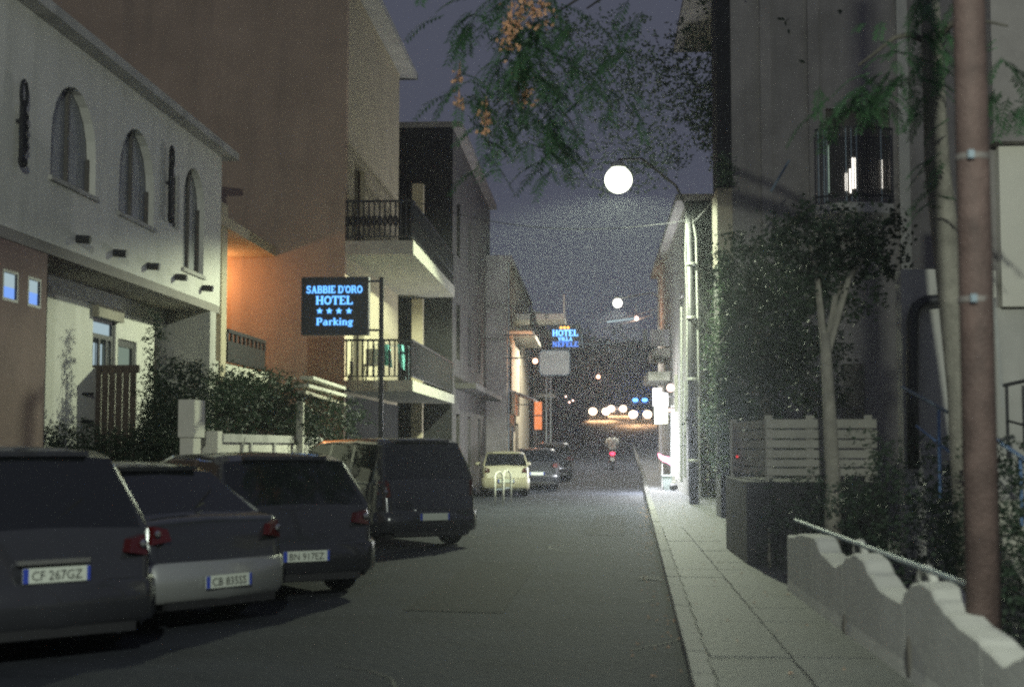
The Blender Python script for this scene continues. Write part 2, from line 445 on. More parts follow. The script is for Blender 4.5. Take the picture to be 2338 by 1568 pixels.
# window one: shutter box, upper pane, barred lower panes
f = MB(); x = XL-.10
zt = ZL(209, 697); zs = ZL(209, 722); zm = ZL(209, 757); zm2 = ZL(209, 768)
f.box(x, x+.06, wy0, wy0+.06, ZBo, zs).box(x, x+.06, wy1-.09, wy1, ZBo, zs).box(x, x+.06, wy0+.06, wy1-.09, zm2, zm).box(x, x+.06, wy0+.06, wy1-.09, zs-.06, zs)
f = f.build('window_frame', 'dark_metal', wb)
MB().quad((x-.01, wy0, zm), (x-.01, wy1, zm), (x-.01, wy1, zs), (x-.01, wy0, zs)).build('pane', 'pane_lit', f)
for a, b, m in ((.12, .33, 'pane_lit'), (.42, .63, 'pane_lit'), (.74, .86, 'pane_dim')):
    MB().box(x-.02, x, wy0+(wy1-wy0)*a, wy0+(wy1-wy0)*b, ZBo+.02, zm2-.08).build('pane', m, f)
for a in (.06, .37, .68, .9):
    yy = wy0+(wy1-wy0)*a; MB().box(x+.03, x+.07, yy-.05, yy+.03, ZBo, zm2).build('bar', 'dark_metal', f)
MB().box(XL-.1, XL+.12, wy0-.04, wy1+.1, zs+.002, zt+.03).build('shutter_box', 'tile', wb)
f = MB(); a0, a1, b1 = wy1+.12, wy2, ZL(262, 770)
f.box(x, x+.06, a0, a0+.14, ZBo, b1).box(x, x+.06, a1-.14, a1, ZBo, b1).box(x, x+.06, a0+.14, a1-.14, b1-.14, b1)
f = f.build('window_frame', 'dark_metal', wb)
MB().quad((x-.01, a0, ZBo), (x-.01, a1, ZBo), (x-.01, a1, b1), (x-.01, a0, b1)).build('pane', 'pane_dim', f)
# pier at the corner facing the camera, dark shopfront part flush with the upper wall
MB().box(XL+.002, XW-.01, Y_END-.45, Y_END, 0, ZB-.162).build('corner_pier', 'grey_plaster', wb)
YS0 = onx(103, 900, XW+.0).y
sf = [(10, 0), (YS0, 0), (YS0, ZB-.17), (10, ZB-.17)]
sy = [YL_ for YL_ in (onx(8, 650, XW).y, onx(44, 650, XW).y, onx(66, 650, XW).y, onx(96, 650, XW).y)]
zt1, zb1 = onx(8, 612, XW).z, onx(8, 684, XW).z
hs = [[(sy[0], zb1), (sy[1], zb1), (sy[1], zt1), (sy[0], zt1)], [(sy[2], zb1), (sy[3], zb1), (sy[3], zt1), (sy[2], zt1)]]
wall_holes(sf, hs, lambda a, b: Vector((XW-.012, a, b)), .06, (1, 0, 0)).build('brown_wall', 'brown_plaster', wb)
MB().box(XL-.0, XW-.2, YS0-.3, YS0-.001, 0, ZB-.17).build('brown_return_wall', 'brown_plaster', wb)
for h in hs:
    a0, a1, b0, b1 = h[0][0], h[1][0], h[0][1], h[2][1]
    f = MB(); xx = XW-.06
    f.box(xx, xx+.05, a0, a0+.04, b0, b1).box(xx, xx+.05, a1-.04, a1, b0, b1).box(xx, xx+.05, a0+.04, a1-.04, b0, b0+.04).box(xx, xx+.05, a0+.04, a1-.04, b1-.04, b1)
    f = f.build('window_frame', 'dark_metal', wb)
    MB().quad((xx+.01, a0, b0+.2), (xx+.01, a1, b0+.2), (xx+.01, a1, b1), (xx+.01, a0, b1)).build('pane', 'pane_lit', f)
    MB().quad((xx+.01, a0, b0), (xx+.01, a1, b0), (xx+.01, a1, b0+.2), (xx+.01, a0, b0+.2)).build('pane', 'pane_blue', f)
    if h is hs[1]:
        MB().quad((xx+.015, a0+.04, b0+.2), (xx+.015, a1-.04, b0+.2), (xx+.015, a1-.04, (b0+b1)/2), (xx+.015, a0+.04, (b0+b1)/2)).build('pane', 'pane_blue', f)
# light column past the corner
q0 = Y_END+.62
MB().box(XW-.5, XW-.06, q0-.02, q0+.42, 3.0, ZT-.9).build('corner_column', 'cream_plaster', wb)

# canopy slab, orange lit court
YO = 35.0
cs = thing('canopy_slab', 'flat cream canopy slab lit orange underneath beside the white building', 'canopy', (XW, 32, 6))
zc = onx(612, 575, XW).z; YC = onx(612, 570, XW).y
MB().box(-23, XW, Y_END+.27, YO-.01, zc, zc+.24).build('slab', 'cream_plaster', cs)
MB().box(XW-6, XW-.35, Y_END+1.2, Y_END+1.4, zc-.2, zc-.002).build('beam', 'peach_plaster', cs)
cl = thing('wall_lamp', 'orange glowing wall lamp tucked behind the white building corner', 'lamp', at(470, 640, YO-.2))
p = Vector(cl.location)
MB().box(p.x-.1, p.x+.1, YO-.06, YO-.002, p.z-.12, p.z+.12).build('back_plate', 'dark_metal', cl)
MB().ball((p.x, YO-.2, p.z), .1).build('bulb', 'bulb_warm', cl)
lamp('lamp_light', (p.x, YO-.75, p.z), 75, (1, .42, .16), .1, cl)
# lattice terrace fence
lt = thing('terrace_railing', 'dark slotted terrace railing glowing orange through its top row of gaps', 'railing', (XW, 31, 3.5))
z1 = onx(503, 745, XW-.05).z; z0 = onx(612, 838, XW-.05).z-.1
ya, yb = Y_END+1.1, YC-.02
MB().box(XW-.09, XW-.03, ya, yb, z0, z1-.26).build('panel', 'iron', lt)
MB().box(XW-.1, XW-.02, ya, yb, z1-.08, z1).build('top_rail', 'iron', lt)
nb = 9
for i in range(nb+1):
    y_ = ya+(yb-ya)*i/nb; MB().box(XW-.085, XW-.035, y_-.07, y_+.07, z1-.258, z1-.082).build('baluster', 'iron', lt)
MB().box(XW-3, XW-.1, Y_END+.3, YO, z0-.35, z0-.02).build('terrace_floor', 'concrete', lt)

# orange apartment building
OX = at(785, 900, YO).x
BX = at(942, 900, YO).x
ob = thing('orange_building', 'peach apartment block with cream street front and long balconies', 'building', (OX, YO, 0))
HT = 13.5
MB().box(-22, OX, YO, YO+.3, 0, HT).build('gable_wall', 'peach_plaster', ob)
YE = onx(1037, 900, BX).y
# street front with door openings
zs1 = at(785, 868, YO).z; zs2 = at(785, 550, YO).z
YRc = onx(908, 900, OX).y
fl = [(YO+.3, 0), (YRc, 0), (YRc, HT), (YO+.3, HT)]
MB().box(OX-1.7, OX-1.5, YRc, YE, 0, HT).build('recess_wall', 'dark_plaster', ob)
MB().box(OX-1.5, OX-.01, YRc-.2, YRc-.002, 0, HT).build('recess_return', 'dark_plaster', ob)
for za_, zb2 in ((0, 3.0), (3.6, 6.3), (6.9, 10)): MB().box(OX+.4, OX+.75, YE-.5, YE-.2, za_, zb2).build('pillar', 'cream_plaster', ob)
fh = []
for zf in (zs1+.02, zs2+.02):
    for a in (YO+1.3,):
        fh.append([(a, zf), (a+1.7, zf), (a+1.7, zf+2.3), (a, zf+2.3)])
MB().box(OX-.02, OX+.03, YO+.31, YRc-.003, .1, zs1-.36).build('shade_facing', 'near_black_wall', ob)  # dark sheet standing for the shadow under the lower balcony
wall_holes(fl, fh, lambda a, b: Vector((OX, a, b)), .25, (1, 0, 0)).build('street_wall', 'cream_plaster', ob)
for h in fh:
    a0, a1, b0, b1 = h[0][0], h[1][0], h[0][1], h[2][1]
    f = MB(); xx = OX-.18
    f.box(xx, xx+.05, a0, a0+.07, b0, b1).box(xx, xx+.05, a1-.07, a1, b0, b1).box(xx, xx+.05, (a0+a1)/2-.05, (a0+a1)/2+.05, b0, b1).box(xx, xx+.05, a0+.07, (a0+a1)/2-.05, b1-.07, b1)
    f = f.build('balcony_door', 'wood_brown', ob)
    MB().quad((xx+.02, a0, b0), (xx+.02, a1, b0), (xx+.02, a1, b1), (xx+.02, a0, b1)).build('pane', 'car_glass', f)
MB().box(-22, OX+.5, YO-.3, YE, HT+.002, HT+.2).build('roof_edge', 'grey_plaster', ob)
for zf, m in ((zs1, 0), (zs2, 1)):
    th = .34 if m else .27
    MB().box(OX+.002, BX, YO, YE, zf-th, zf).build('balcony_slab', 'concrete', ob)
    # iron railing with scroll bars
    rl = MB(); hz = 1.0
    rl.bar((OX, YO+.04, zf+hz), (BX-.04, YO+.04, zf+hz), .06, .05).bar((BX-.04, YO+.04, zf+hz), (BX-.04, YE, zf+hz), .06, .05)
    rl.bar((OX, YO+.04, zf+.1), (BX-.04, YO+.04, zf+.1), .03).bar((BX-.04, YO+.04, zf+.1), (BX-.04, YE, zf+.1), .03)
    rl = rl.build('railing', 'iron', ob)
    n1 = 13
    bp = None
    for i in range(n1+62):
        if i < n1: x_, y_ = OX+.05+(BX-OX-.1)*i/(n1-1), YO+.04
        else: x_, y_ = BX-.04, YO+.14+(YE-YO-.2)*(i-n1)/62
        if bp is None:
            bp = MB().box(-.018, .018, -.018, .018, .1, .98)
            if m: bp.tube([(.05*math.sin(2*PI*k/8), 0, .5+.14*math.cos(2*PI*k/8)) for k in range(9)], .02, 4, False)
            me = bp.build('baluster', 'iron', rl); bo = me; bp = 1
            for v_ in me.data.vertices: v_.co += Vector(ob.location)
        else:
            bo = me.copy(); C.objects.link(bo); bo.parent = rl
        bo.location = Vector((x_, y_, zf)) - Vector(ob.location)
        if i >= n1: bo.rotation_euler = (0, 0, PI/2)
# end fin wall of the balconies

# laundry rack on the lower balcony
ld = thing('drying_rack', 'clothes rack with teal towels on the lower balcony of the peach block', 'clothes rack', (BX-.5, YO+1.2, zs1))
mb = MB()
for yy in (YO+.9, YO+1.5):
    mb.tube([(BX-1.1, yy, zs1), (BX-1.1, yy, zs1+.95), (BX-.3, yy, zs1+.95), (BX-.3, yy, zs1)], .012, 5)
mb.build('rack_frame', 'pale_metal', ld)
for k, xx in enumerate((BX-1.0, BX-.85, BX-.5)):
    MB().prism([(xx, YO+.85, zs1+.97), (xx+.09, YO+.86, zs1+.95), (xx+.15, YO+.86, zs1+.45-.07*k), (xx+.05, YO+.85, zs1+.42)], (0, .5, 0)).build('towel', 'cloth_teal', ld)
bc = thing('balcony_chair', 'pale plastic chair standing on the lower balcony near the gable corner', 'chair', (OX+.6, YO+.8, zs1))
x_, y_, z_ = OX+.6, YO+.8, zs1
MB().box(x_-.22, x_+.22, y_-.22, y_+.22, z_+.40, z_+.44).build('seat', 'pale_plaster', bc)
MB().box(x_-.22, x_+.22, y_+.19, y_+.225, z_+.442, z_+.85).build('backrest', 'pale_plaster', bc)
for a in (-1, 1):
    for b in (-1, 1): MB().bar((x_+a*.19, y_+b*.19, z_+.4), (x_+a*.22, y_+b*.22, z_), .035).build('leg', 'pale_plaster', bc)
# tent-shaped awning light panels by the sign: shutters folded out
for k, (v0, v1, yt, yb_) in enumerate(((893, 926, 702, 803), (935, 971, 735, 808))):
    pass

# small tiled gate roof
XG = -6.3
gr = thing('gate_roof', 'small gate canopy with pale ribs above the dark hedge', 'canopy', (XG, 30, 2.6))
for k, (a, b, c, d, m) in enumerate(((700, 862, 802, 895, 'concrete'), (692, 880, 798, 908, 'concrete'), (688, 895, 790, 925, 'tile'))):
    pa = onx(a, b, XG+.05*k); pb = onx(c, d, XG+.05*k)
    MB().bar(pa, pb, .3-.05*k, .07).build('roof_rib', m, gr)
pa = onx(792, 905, XG); MB().box(XG-.12, XG+.02, pa.y-.3, pa.y-.12, .1, pa.z-.1).build('gate_post', 'concrete', gr)
pa = onx(690, 905, XG); MB().box(XG-.12, XG+.02, pa.y, pa.y+.16, .1, pa.z-.1).build('gate_post', 'concrete', gr)

# boundary wall
XB = -6.5
bw = thing('boundary_wall', 'low pale boundary wall with capped post behind the parked cars', 'wall', (XB, 27, 0))
Y0 = onx(493, 1000, XB).y; Y1 = 33.5; ztop = onx(510, 987, XB).z
MB().box(XB-.26, XB+.03, Y0, Y0+.32, .1, ztop+.02).build('end_post', 'pale_plaster', bw)
MB().box(XB-.2, XB, Y0+.322, Y1, .1, ztop-.17).build('wall_body', 'pale_plaster', bw)
MB().box(XB-.24, XB+.05, Y0+.322, Y1, ztop-.168, ztop-.02).build('coping', 'grey_plaster', bw)
for a in (1.7, 2.35, 4.3, 6.6): MB().box(XB+.002, XB+.04, Y0+a, Y0+a+.13, .1, ztop-.17).build('pilaster', 'grey_plaster', bw)
gp = thing('gatepost', 'pale square gatepost beside the boundary wall at the hedge gap', 'gatepost', (XB, 23.2, 0))
ya = onx(443, 950, XB).y; yb = onx(468, 950, XB).y; zt = onx(455, 913, XB).z; zm = onx(455, 998, XB).z
MB().box(XB-.26, XB, ya, yb, zm, zt).build('pillar', 'pale_plaster', gp)
MB().box(XB-.24, XB-.02, ya+.05, yb-.15, .1, zm-.002).build('shaft', 'pale_plaster', gp)
# dark timber screen, metal rail and box left of the cypress
ws = thing('timber_screen', 'dark brown timber screen in front of the white ground floor', 'screen', (-8.2, 25.5, 0))
pa, pb = at(200, 838, 25.0), at(309, 1010, 25.0)
n = 7
for k in range(n):
    a = pa.x+(pb.x-pa.x)*k/n; MB().box(a+.008, a+(pb.x-pa.x)/n-.008, 25.0, 25.03, .15, pa.z).build('board', 'wood_brown', ws)
MB().box(pa.x-.03, pb.x+.03, 25.032, 25.09, pa.z-.1, pa.z+.04).build('cap_rail', 'wood_brown', ws)
mr = thing('metal_handrail', 'two-bar black handrail between brown wall and timber screen', 'handrail', at(155, 1000, 24))
for yv in (899, 962): MB().tube([at(150, yv, 24), at(212, yv, 24.6)], .028, 6).build('rail', 'iron', mr)
MB().tube([at(157, 895, 24), at(157, 895, 24)*1.0 - Vector((0, 0, 2.3))], .03, 6).build('post', 'iron', mr)

# hotel sign
YSg = 27.0
hs_ = thing('hotel_sign', 'illuminated sign reading SABBIE D\'ORO HOTEL Parking on a dark post', 'sign', at(870, 1200, YSg))
a, b = at(693, 637, YSg), at(837, 760, YSg)
MB().box(a.x, b.x, YSg, YSg+.16, b.z, a.z).build('sign_box', 'sign_dark', hs_)
fr = MB(); t = .035
fr.box(a.x-t, b.x+t, YSg-.02, YSg+.18, a.z+.002, a.z+t).box(a.x-t, b.x+t, YSg-.02, YSg+.18, b.z-t, b.z-.002).box(a.x-t, a.x-.002, YSg-.02, YSg+.18, b.z, a.z).box(b.x+.002, b.x+t, YSg-.02, YSg+.18, b.z, a.z)
fr.build('sign_frame', 'dark_metal', hs_)
pp = at(870, 632, YSg)
MB().tube([(pp.x, YSg+.08, 0), (pp.x, YSg+.08, pp.z)], .045, 10).build('post', 'dark_metal', hs_)
for vy in (641, 753): q = at(838, vy, YSg); MB().bar((b.x+t, YSg+.08, q.z), (pp.x-.04, YSg+.08, q.z), .04).build('arm', 'dark_metal', hs_)

# --- slab serif lettering built from strokes
TK, TN, SF = .21, .12, .10
def L(x0, y0, x1, y1, w): return ('l', x0, y0, x1, y1, w)
def A(cx, cy_, rx, ry, a0, a1, w=TK): return ('a', cx, cy_, rx, ry, a0, a1, w)
def sv(x, y0=0, y1=1, w=TK, s=.16, top=True, bot=True):
    r = [L(x, y0, x, y1, w)]
    if top: r.append(L(x-s, y1-SF/2, x+s, y1-SF/2, SF))
    if bot: r.append(L(x-s, y0+SF/2, x+s, y0+SF/2, SF))
    return r
GL = {
 'H': (.95, sv(.2)+sv(.75)+[L(.2,.5,.75,.5,TN)]),
 'O': (.9, [A(.45,.5,.34,.43,0,360,TK*.85)]),
 'T': (.85, sv(.42, top=False)+[L(.04,.94,.8,.94,TN),L(.07,1,.07,.72,TN),L(.77,1,.77,.72,TN)]),
 'E': (.8, sv(.2)+[L(.2,.94,.7,.94,TN),L(.2,.06,.7,.06,TN),L(.2,.5,.55,.5,TN),L(.68,1,.68,.74,TN*.8),L(.7,0,.7,.28,TN*.8)]),
 'F': (.76, sv(.2)+[L(.2,.94,.7,.94,TN),L(.2,.5,.55,.5,TN),L(.68,1,.68,.74,TN*.8)]),
 'L': (.78, sv(.2)+[L(.2,.06,.7,.06,TN),L(.7,0,.7,.3,TN*.8)]),
 'I': (.42, sv(.21)),
 'B': (.85, sv(.2)+[L(.2,.94,.5,.94,TN),L(.2,.06,.5,.06,TN),L(.2,.52,.5,.52,TN),A(.48,.73,.2,.2,-90,90,TK*.8),A(.48,.28,.24,.22,-90,90,TK*.8)]),
 'D': (.92, sv(.2)+[L(.2,.94,.45,.94,TN),L(.2,.06,.45,.06,TN),A(.44,.5,.34,.44,-90,90,TK*.85)]),
 'R': (.92, sv(.2)+[L(.2,.94,.5,.94,TN),L(.2,.5,.5,.5,TN),A(.48,.72,.2,.22,-90,90,TK*.8),L(.5,.5,.76,.05,TK*.85),L(.7,.05,.9,.05,SF)]),
 'P': (.84, sv(.2)+[L(.2,.94,.5,.94,TN),L(.2,.46,.5,.46,TN),A(.48,.7,.22,.24,-90,90,TK*.8)]),
 'S': (.75, [A(.37,.73,.25,.21,20,270,TK*.75),A(.37,.28,.25,.22,-160,90,TK*.75),L(.62,.98,.62,.72,TN*.8),L(.1,.02,.1,.3,TN*.8)]),
 'A': (.95, [L(.46,.97,.2,.03,TN),L(.46,.97,.76,.03,TK),L(.3,.35,.66,.35,TN),L(.04,.05,.34,.05,SF),L(.58,.05,.92,.05,SF)]),
 'V': (.95, [L(.2,.97,.48,.03,TK),L(.76,.97,.48,.03,TN),L(.04,.95,.36,.95,SF),L(.62,.95,.92,.95,SF)]),
 'N': (.98, [L(.2,0,.2,1,TN),L(.2,.95,.76,.05,TK),L(.76,0,.76,1,TN),L(.04,.05,.36,.05,SF),L(.04,.95,.3,.95,SF),L(.62,.95,.92,.95,SF)]),
 "'": (.25, [L(.12,1,.12,.72,TK*.7)]),
 'a': (.7, [A(.3,.22,.2,.18,0,360,TK*.7),L(.52,.05,.52,.55,TK*.8),A(.35,.52,.18,.13,0,150,TN),L(.5,.05,.66,.05,SF)]),
 'r': (.58, sv(.2,0,.66,TK*.9,.13)+[A(.4,.5,.16,.12,20,150,TN*1.2)]),
 'k': (.74, sv(.19,0,1,TK*.9,.13)+[L(.2,.3,.55,.62,TN),L(.3,.38,.6,.04,TK*.8),L(.5,.05,.72,.05,SF),L(.44,.62,.68,.62,SF)]),
 'i': (.38, sv(.19,0,.66,TK*.9,.13)+[L(.1,.88,.28,.88,.18)]),
 'n': (.76, sv(.19,0,.66,TK*.9,.13)+[A(.4,.44,.18,.19,0,150,TN),L(.57,0,.57,.45,TK*.9),L(.44,.05,.7,.05,SF)]),
 'g': (.7, [A(.3,.42,.2,.18,0,360,TK*.7),A(.3,-.08,.22,.13,0,360,TN),L(.2,.18,.42,.12,TN),L(.46,.58,.66,.62,TN)]),
 ' ': (.35, []),
}
def text_w(s): return sum(GL[c][0] for c in s)
def serif(s, cx, zb, W, Hh, y, name, m, parent):
    """text with its centre at cx, base line at zb, width W, cap height Hh, on the plane y facing -Y"""
    kx = W/text_w(s); mb = MB(); x = cx-W/2; i = 0
    for ch in s:
        adv, st = GL[ch]
        for q in st:
            i += 1; yy = y - .0006*(i % 9)
            def T(u, v): return (x+u*kx, yy, zb+v*Hh)
            if q[0] == 'l':
                _, x0, y0, x1, y1, w_ = q
                d = Vector((x1-x0, y1-y0)); d.normalize(); nn = Vector((-d.y, d.x))*(w_/2)
                ps = [(x0+nn.x, y0+nn.y), (x0-nn.x, y0-nn.y), (x1-nn.x, y1-nn.y), (x1+nn.x, y1+nn.y)]
                mb.prism([T(*p_) for p_ in ps], (0, .012, 0))
            else:
                _, cx_, cy_, rx, ry, a0, a1, w_ = q; nseg = 12
                for k in range(nseg):
                    t0, t1 = R(a0+(a1-a0)*k/nseg), R(a0+(a1-a0)*(k+1)/nseg)
                    def E(t_, s_): return (cx_+(rx+s_)*math.cos(t_), cy_+(ry+s_)*math.sin(t_))
                    mb.prism([T(*E(t0, -w_/2)), T(*E(t1, -w_/2)), T(*E(t1, w_/2)), T(*E(t0, w_/2))], (0, .012, 0))
        x += adv*kx
    return mb.build(name, m, parent)
def star(cx, cz, r, y, m, parent):
    ps = [(cx+(r if k % 2 == 0 else r*.45)*math.sin(PI*k/5), y, cz+(r if k % 2 == 0 else r*.45)*math.cos(PI*k/5)) for k in range(10)]
    return MB().prism(ps, (0, .012, 0)).build('star', m, parent)
yy = YSg-.016
def line(s, x0, x1, yt, yb_, Y, m, parent):
    a = at(x0, yt, Y); b = at(x1, yb_, Y)
    return serif(s, (a.x+b.x)/2, b.z, b.x-a.x, a.z-b.z, Y-.016, 'lettering', m, parent)
line("SABBIE D'ORO", 700, 828, 653, 669, YSg, 'sign_blue', hs_)
line("HOTEL", 721, 806, 676, 695, YSg, 'sign_blue', hs_)
line("Parking", 722, 807, 726, 742, YSg, 'sign_blue', hs_)
for vx in (730, 752, 774, 797):
    q = at(vx, 710, YSg); star(q.x, q.z, .066, yy, 'sign_blue', hs_)

# ---- dark building further on the left and the cream one
db = thing('dark_building', 'dark narrow-fronted building between peach block and cream shop building', 'building', (-4.6, 60, 0))
XD = BX-.1
MB().box(XD-8, XD-.002, YE+.3, YE+.55, 0, 12).build('side_wall', 'near_black_wall', db)
YD1 = 62.0
wins = []
for k in range(3):
    for zf in (0.3, 4.0, 7.5):
        a = YE+1.6+k*4.4; wins.append([(a, zf+.5), (a+1.3, zf+.5), (a+1.3, zf+2.4), (a, zf+2.4)])
wall_holes([(YE+.32, 0), (YD1, 0), (YD1, 12), (YE+.32, 12)], wins, lambda a, b: Vector((XD, a, b)), .2, (1,0,0)).build('facade', 'darkened_plaster', db)
MB().box(XD-8, XD+.3, YE+.32, YD1, 12.0, 12.2).build('roof_edge', 'dark_plaster', db)
for h in wins:
    a0, a1, b0, b1 = h[0][0], h[1][0], h[0][1], h[2][1]
    MB().box(XD-.16, XD-.12, a0, a1, b0, b1).build('shutter', 'shutter', db)
MB().box(XD+.002, XD+.7, YE+1.2, YD1-2, 3.5, 3.68).build('balcony_slab', 'darkened_plaster', db)

XC = -3.75; YC0 = onx(1158, 900, XC).y
cb = thing('cream_shop_building', 'narrow cream facade lit by the far street lamp with a balcony and curtain', 'building', (XC, YC0, 0))
YC1 = 80
ch_ = [[(YC0+1.5, 3.4), (YC0+4.5, 3.4), (YC0+4.5, 5.6), (YC0+1.5, 5.6)], [(YC0+8, 3.4), (YC0+11, 3.4), (YC0+11, 5.6), (YC0+8, 5.6)],
       [(YC0+1.2, .3), (YC0+4.0, .3), (YC0+4.0, 2.6), (YC0+1.2, 2.6)], [(YC0+6, .4), (YC0+9, .4), (YC0+9, 2.7), (YC0+6, 2.7)]]
wall_holes([(YC0, 0), (YC1, 0), (YC1, 9.5), (YC0, 9.5)], ch_, lambda a, b: Vector((XC, a, b)), .2, (1,0,0)).build('facade', 'cream_plaster', cb)
MB().box(XC-6, XC-.002, YC0-.25, YC0-.002, 0, 9.5).build('side_wall', 'dark_plaster', cb)
MB().box(XC-6, XC+.2, YC0-.25, YC1, 9.502, 9.7).build('roof_edge', 'dark_plaster', cb)
for i, h in enumerate(ch_):
    a0, a1, b0, b1 = h[0][0], h[1][0], h[0][1], h[2][1]
    f = MB().box(XC-.16, XC-.11, a0, a1, b0, b1).build('shutter' if i < 2 else 'shop_window', 'shutter' if i < 2 else 'car_glass', cb)
pz = at(1165, 760, YC0).z
ox = at(1212, 740, YC0).x
MB().box(XC+.002, ox, YC0+.3, YC0+11, pz+.12, pz+.3).build('upper_balcony_slab', 'concrete', cb)
rl = MB(); rl.bar((XC, YC0+.35, pz+1.2), (ox-.03, YC0+.35, pz+1.2), .04).bar((ox-.03, YC0+.35, pz+1.2), (ox-.03, YC0+11, pz+1.2), .04)
for k in range(9): rl.bar((XC+(ox-XC-.05)*k/8, YC0+.35, pz+.3), (XC+(ox-XC-.05)*k/8, YC0+.35, pz+1.2), .02)
for k in range(24): rl.bar((ox-.03, YC0+.4+k*.45, pz+.3), (ox-.03, YC0+.4+k*.45, pz+1.2), .02)
rl.build('railing', 'iron', cb)
# corner post lit
q = at(1159, 740, YC0)
MB().tube([(XC+.06, YC0-.06, .1), (XC+.06, YC0-.06, 9.4)], .035, 8).build('rain_pipe', 'pale_metal', cb)
# curtain
cu = []
za, zb_ = at(1163, 750, YC0+.5).z, at(1163, 938, YC0+.5).z
mb = MB()
for k in range(18):
    yk = YC0+.5+k*.32; x_ = XC+.16+.05*math.sin(k*1.9)
    cu += [(x_, yk, 3.0), (x_, yk, pz-.35*math.sin(min(1, k/9)*PI/2))]
mb.add(cu, [(2*i, 2*i+2, 2*i+3, 2*i+1) for i in range(17)]); mb.build('curtain', 'curtain', cb)
# lower awning and signs
zl = at(1170, 905, YC0).z
MB().add([(XC+.01, YC0+.4, zl+.35), (XC+.01, YC0+7, zl+.35), (XC+1.1, YC0+7, zl-.05), (XC+1.1, YC0+.4, zl-.05), (XC+.01, YC0+.4, zl+.29), (XC+.01, YC0+7, zl+.29), (XC+1.1, YC0+7, zl-.11), (XC+1.1, YC0+.4, zl-.11)],
   [(0,3,2,1),(4,5,6,7),(0,4,7,3),(1,2,6,5),(3,7,6,2)]).build('awning', 'cloth_grey', cb)
MB().tube([(XC+.05, YC0+3, .2), (XC+.05, YC0+3, 2.5)], .05, 6).build('door_post', 'pale_metal', cb)
# far left row
xa = -3.3
nb = thing('corner_house', 'farther dim house with stacked balconies beyond the orange shop sign', 'building', (xa, 90, 0))
wh2 = [[(YC1+2+5*k, z0_), (YC1+3.4+5*k, z0_), (YC1+3.4+5*k, z0_+1.9), (YC1+2+5*k, z0_+1.9)] for k in range(3) for z0_ in (1.6, 5)]
wall_holes([(YC1+.05, 0), (100, 0), (100, 9), (YC1+.05, 9)], wh2, lambda a, b: Vector((xa, a, b)), .2, (1,0,0)).build('facade', 'darkened_plaster', nb)
for h in wh2: MB().box(xa-.16, xa-.12, h[0][0], h[1][0], h[0][1], h[2][1]).build('shutter', 'shutter', nb)
MB().box(xa-6, xa+.2, YC1+.05, 100, 9.002, 9.2).build('roof_edge', 'dark_plaster', nb)
MB().box(xa+.002, xa+1.0, YC1+1, YC1+12, 4.4, 4.6).build('balcony_slab', 'concrete', nb)
# high white balcony end (v 1250-1290, 660-730)
hb = thing('high_balcony', 'pale upper balcony corner with a thin post above the blue hotel sign', 'balcony', at(1270, 725, 66))
a, b = at(1248, 716, 66), at(1290, 729, 66)
MB().box(XC+.002, b.x, 66, 69, b.z, a.z).build('slab', 'white_plaster', hb)
a = at(1287, 672, 66)
MB().box(b.x-.09, b.x-.002, 66.02, 66.12, b.z+.2, a.z).build('post', 'white_plaster', hb)
MB().tube([(b.x-.04, 66.06, a.z), at(1275, 655, 66)], .015, 5).build('aerial_rod', 'pale_metal', hb)
MB().tube([at(1248, 722, 65.9)+Vector((.06*math.cos(k*PI/6), 0, .1*math.sin(k*PI/6))) for k in range(12)], .02, 5).build('round_vent', 'dark_metal', hb)

# orange shop sign
os_ = thing('shop_sign', 'vertical glowing orange projecting shop sign on the cream building', 'sign', at(1228, 950, 64))
a, b = at(1220, 917, 64), at(1237, 980, 64)
MB().box(a.x, b.x, 64, 64.12, b.z, b.z+(a.z-b.z)*.48).build('panel', 'shop_orange', os_)
MB().box(a.x, b.x, 64, 64.12, b.z+(a.z-b.z)*.53, a.z).build('panel', 'shop_orange', os_)
MB().box(XC+.002, a.x, 64.04, 64.09, a.z-.15, a.z-.1).build('bracket', 'dark_metal', os_)
lamp('sign_light', ((a.x+b.x)/2, 63.7, (a.z+b.z)/2), 12, (1, .3, .1), .2, os_)
# rounded translucent panel
rp = thing('blank_signboard', 'large translucent panel with rounded corners under the blue hotel sign', 'panel', at(1270, 830, 57.5))
a, b = at(1232, 800, 57.5), at(1301, 856, 57.5); r_ = .15
ps = []
for cx_, cz_, a0 in ((b.x-r_, a.z-r_, 0), (a.x+r_, a.z-r_, 90), (a.x+r_, b.z+r_, 180), (b.x-r_, b.z+r_, 270)):
    ps += [(cx_+r_*math.cos(R(a0+t_)), 57.5, cz_+r_*math.sin(R(a0+t_))) for t_ in (0, 30, 60, 90)]
mb = MB().prism(ps, (0, .08, 0)); mb.build('panel_board', 'grey_plaster', rp)
MB().tube(ps+[ps[0]], .025, 6, False).build('rim', 'pale_metal', rp)
MB().bar((XC, 57.5, a.z-.3), (a.x, 57.5, a.z-.3), .05).build('bracket', 'dark_metal', rp)
for vx in (1247, 1257): MB().tube([at(vx, 857, 57.6), at(vx, 1010, 57.6)], .03, 6).build('post', 'zinc', rp)
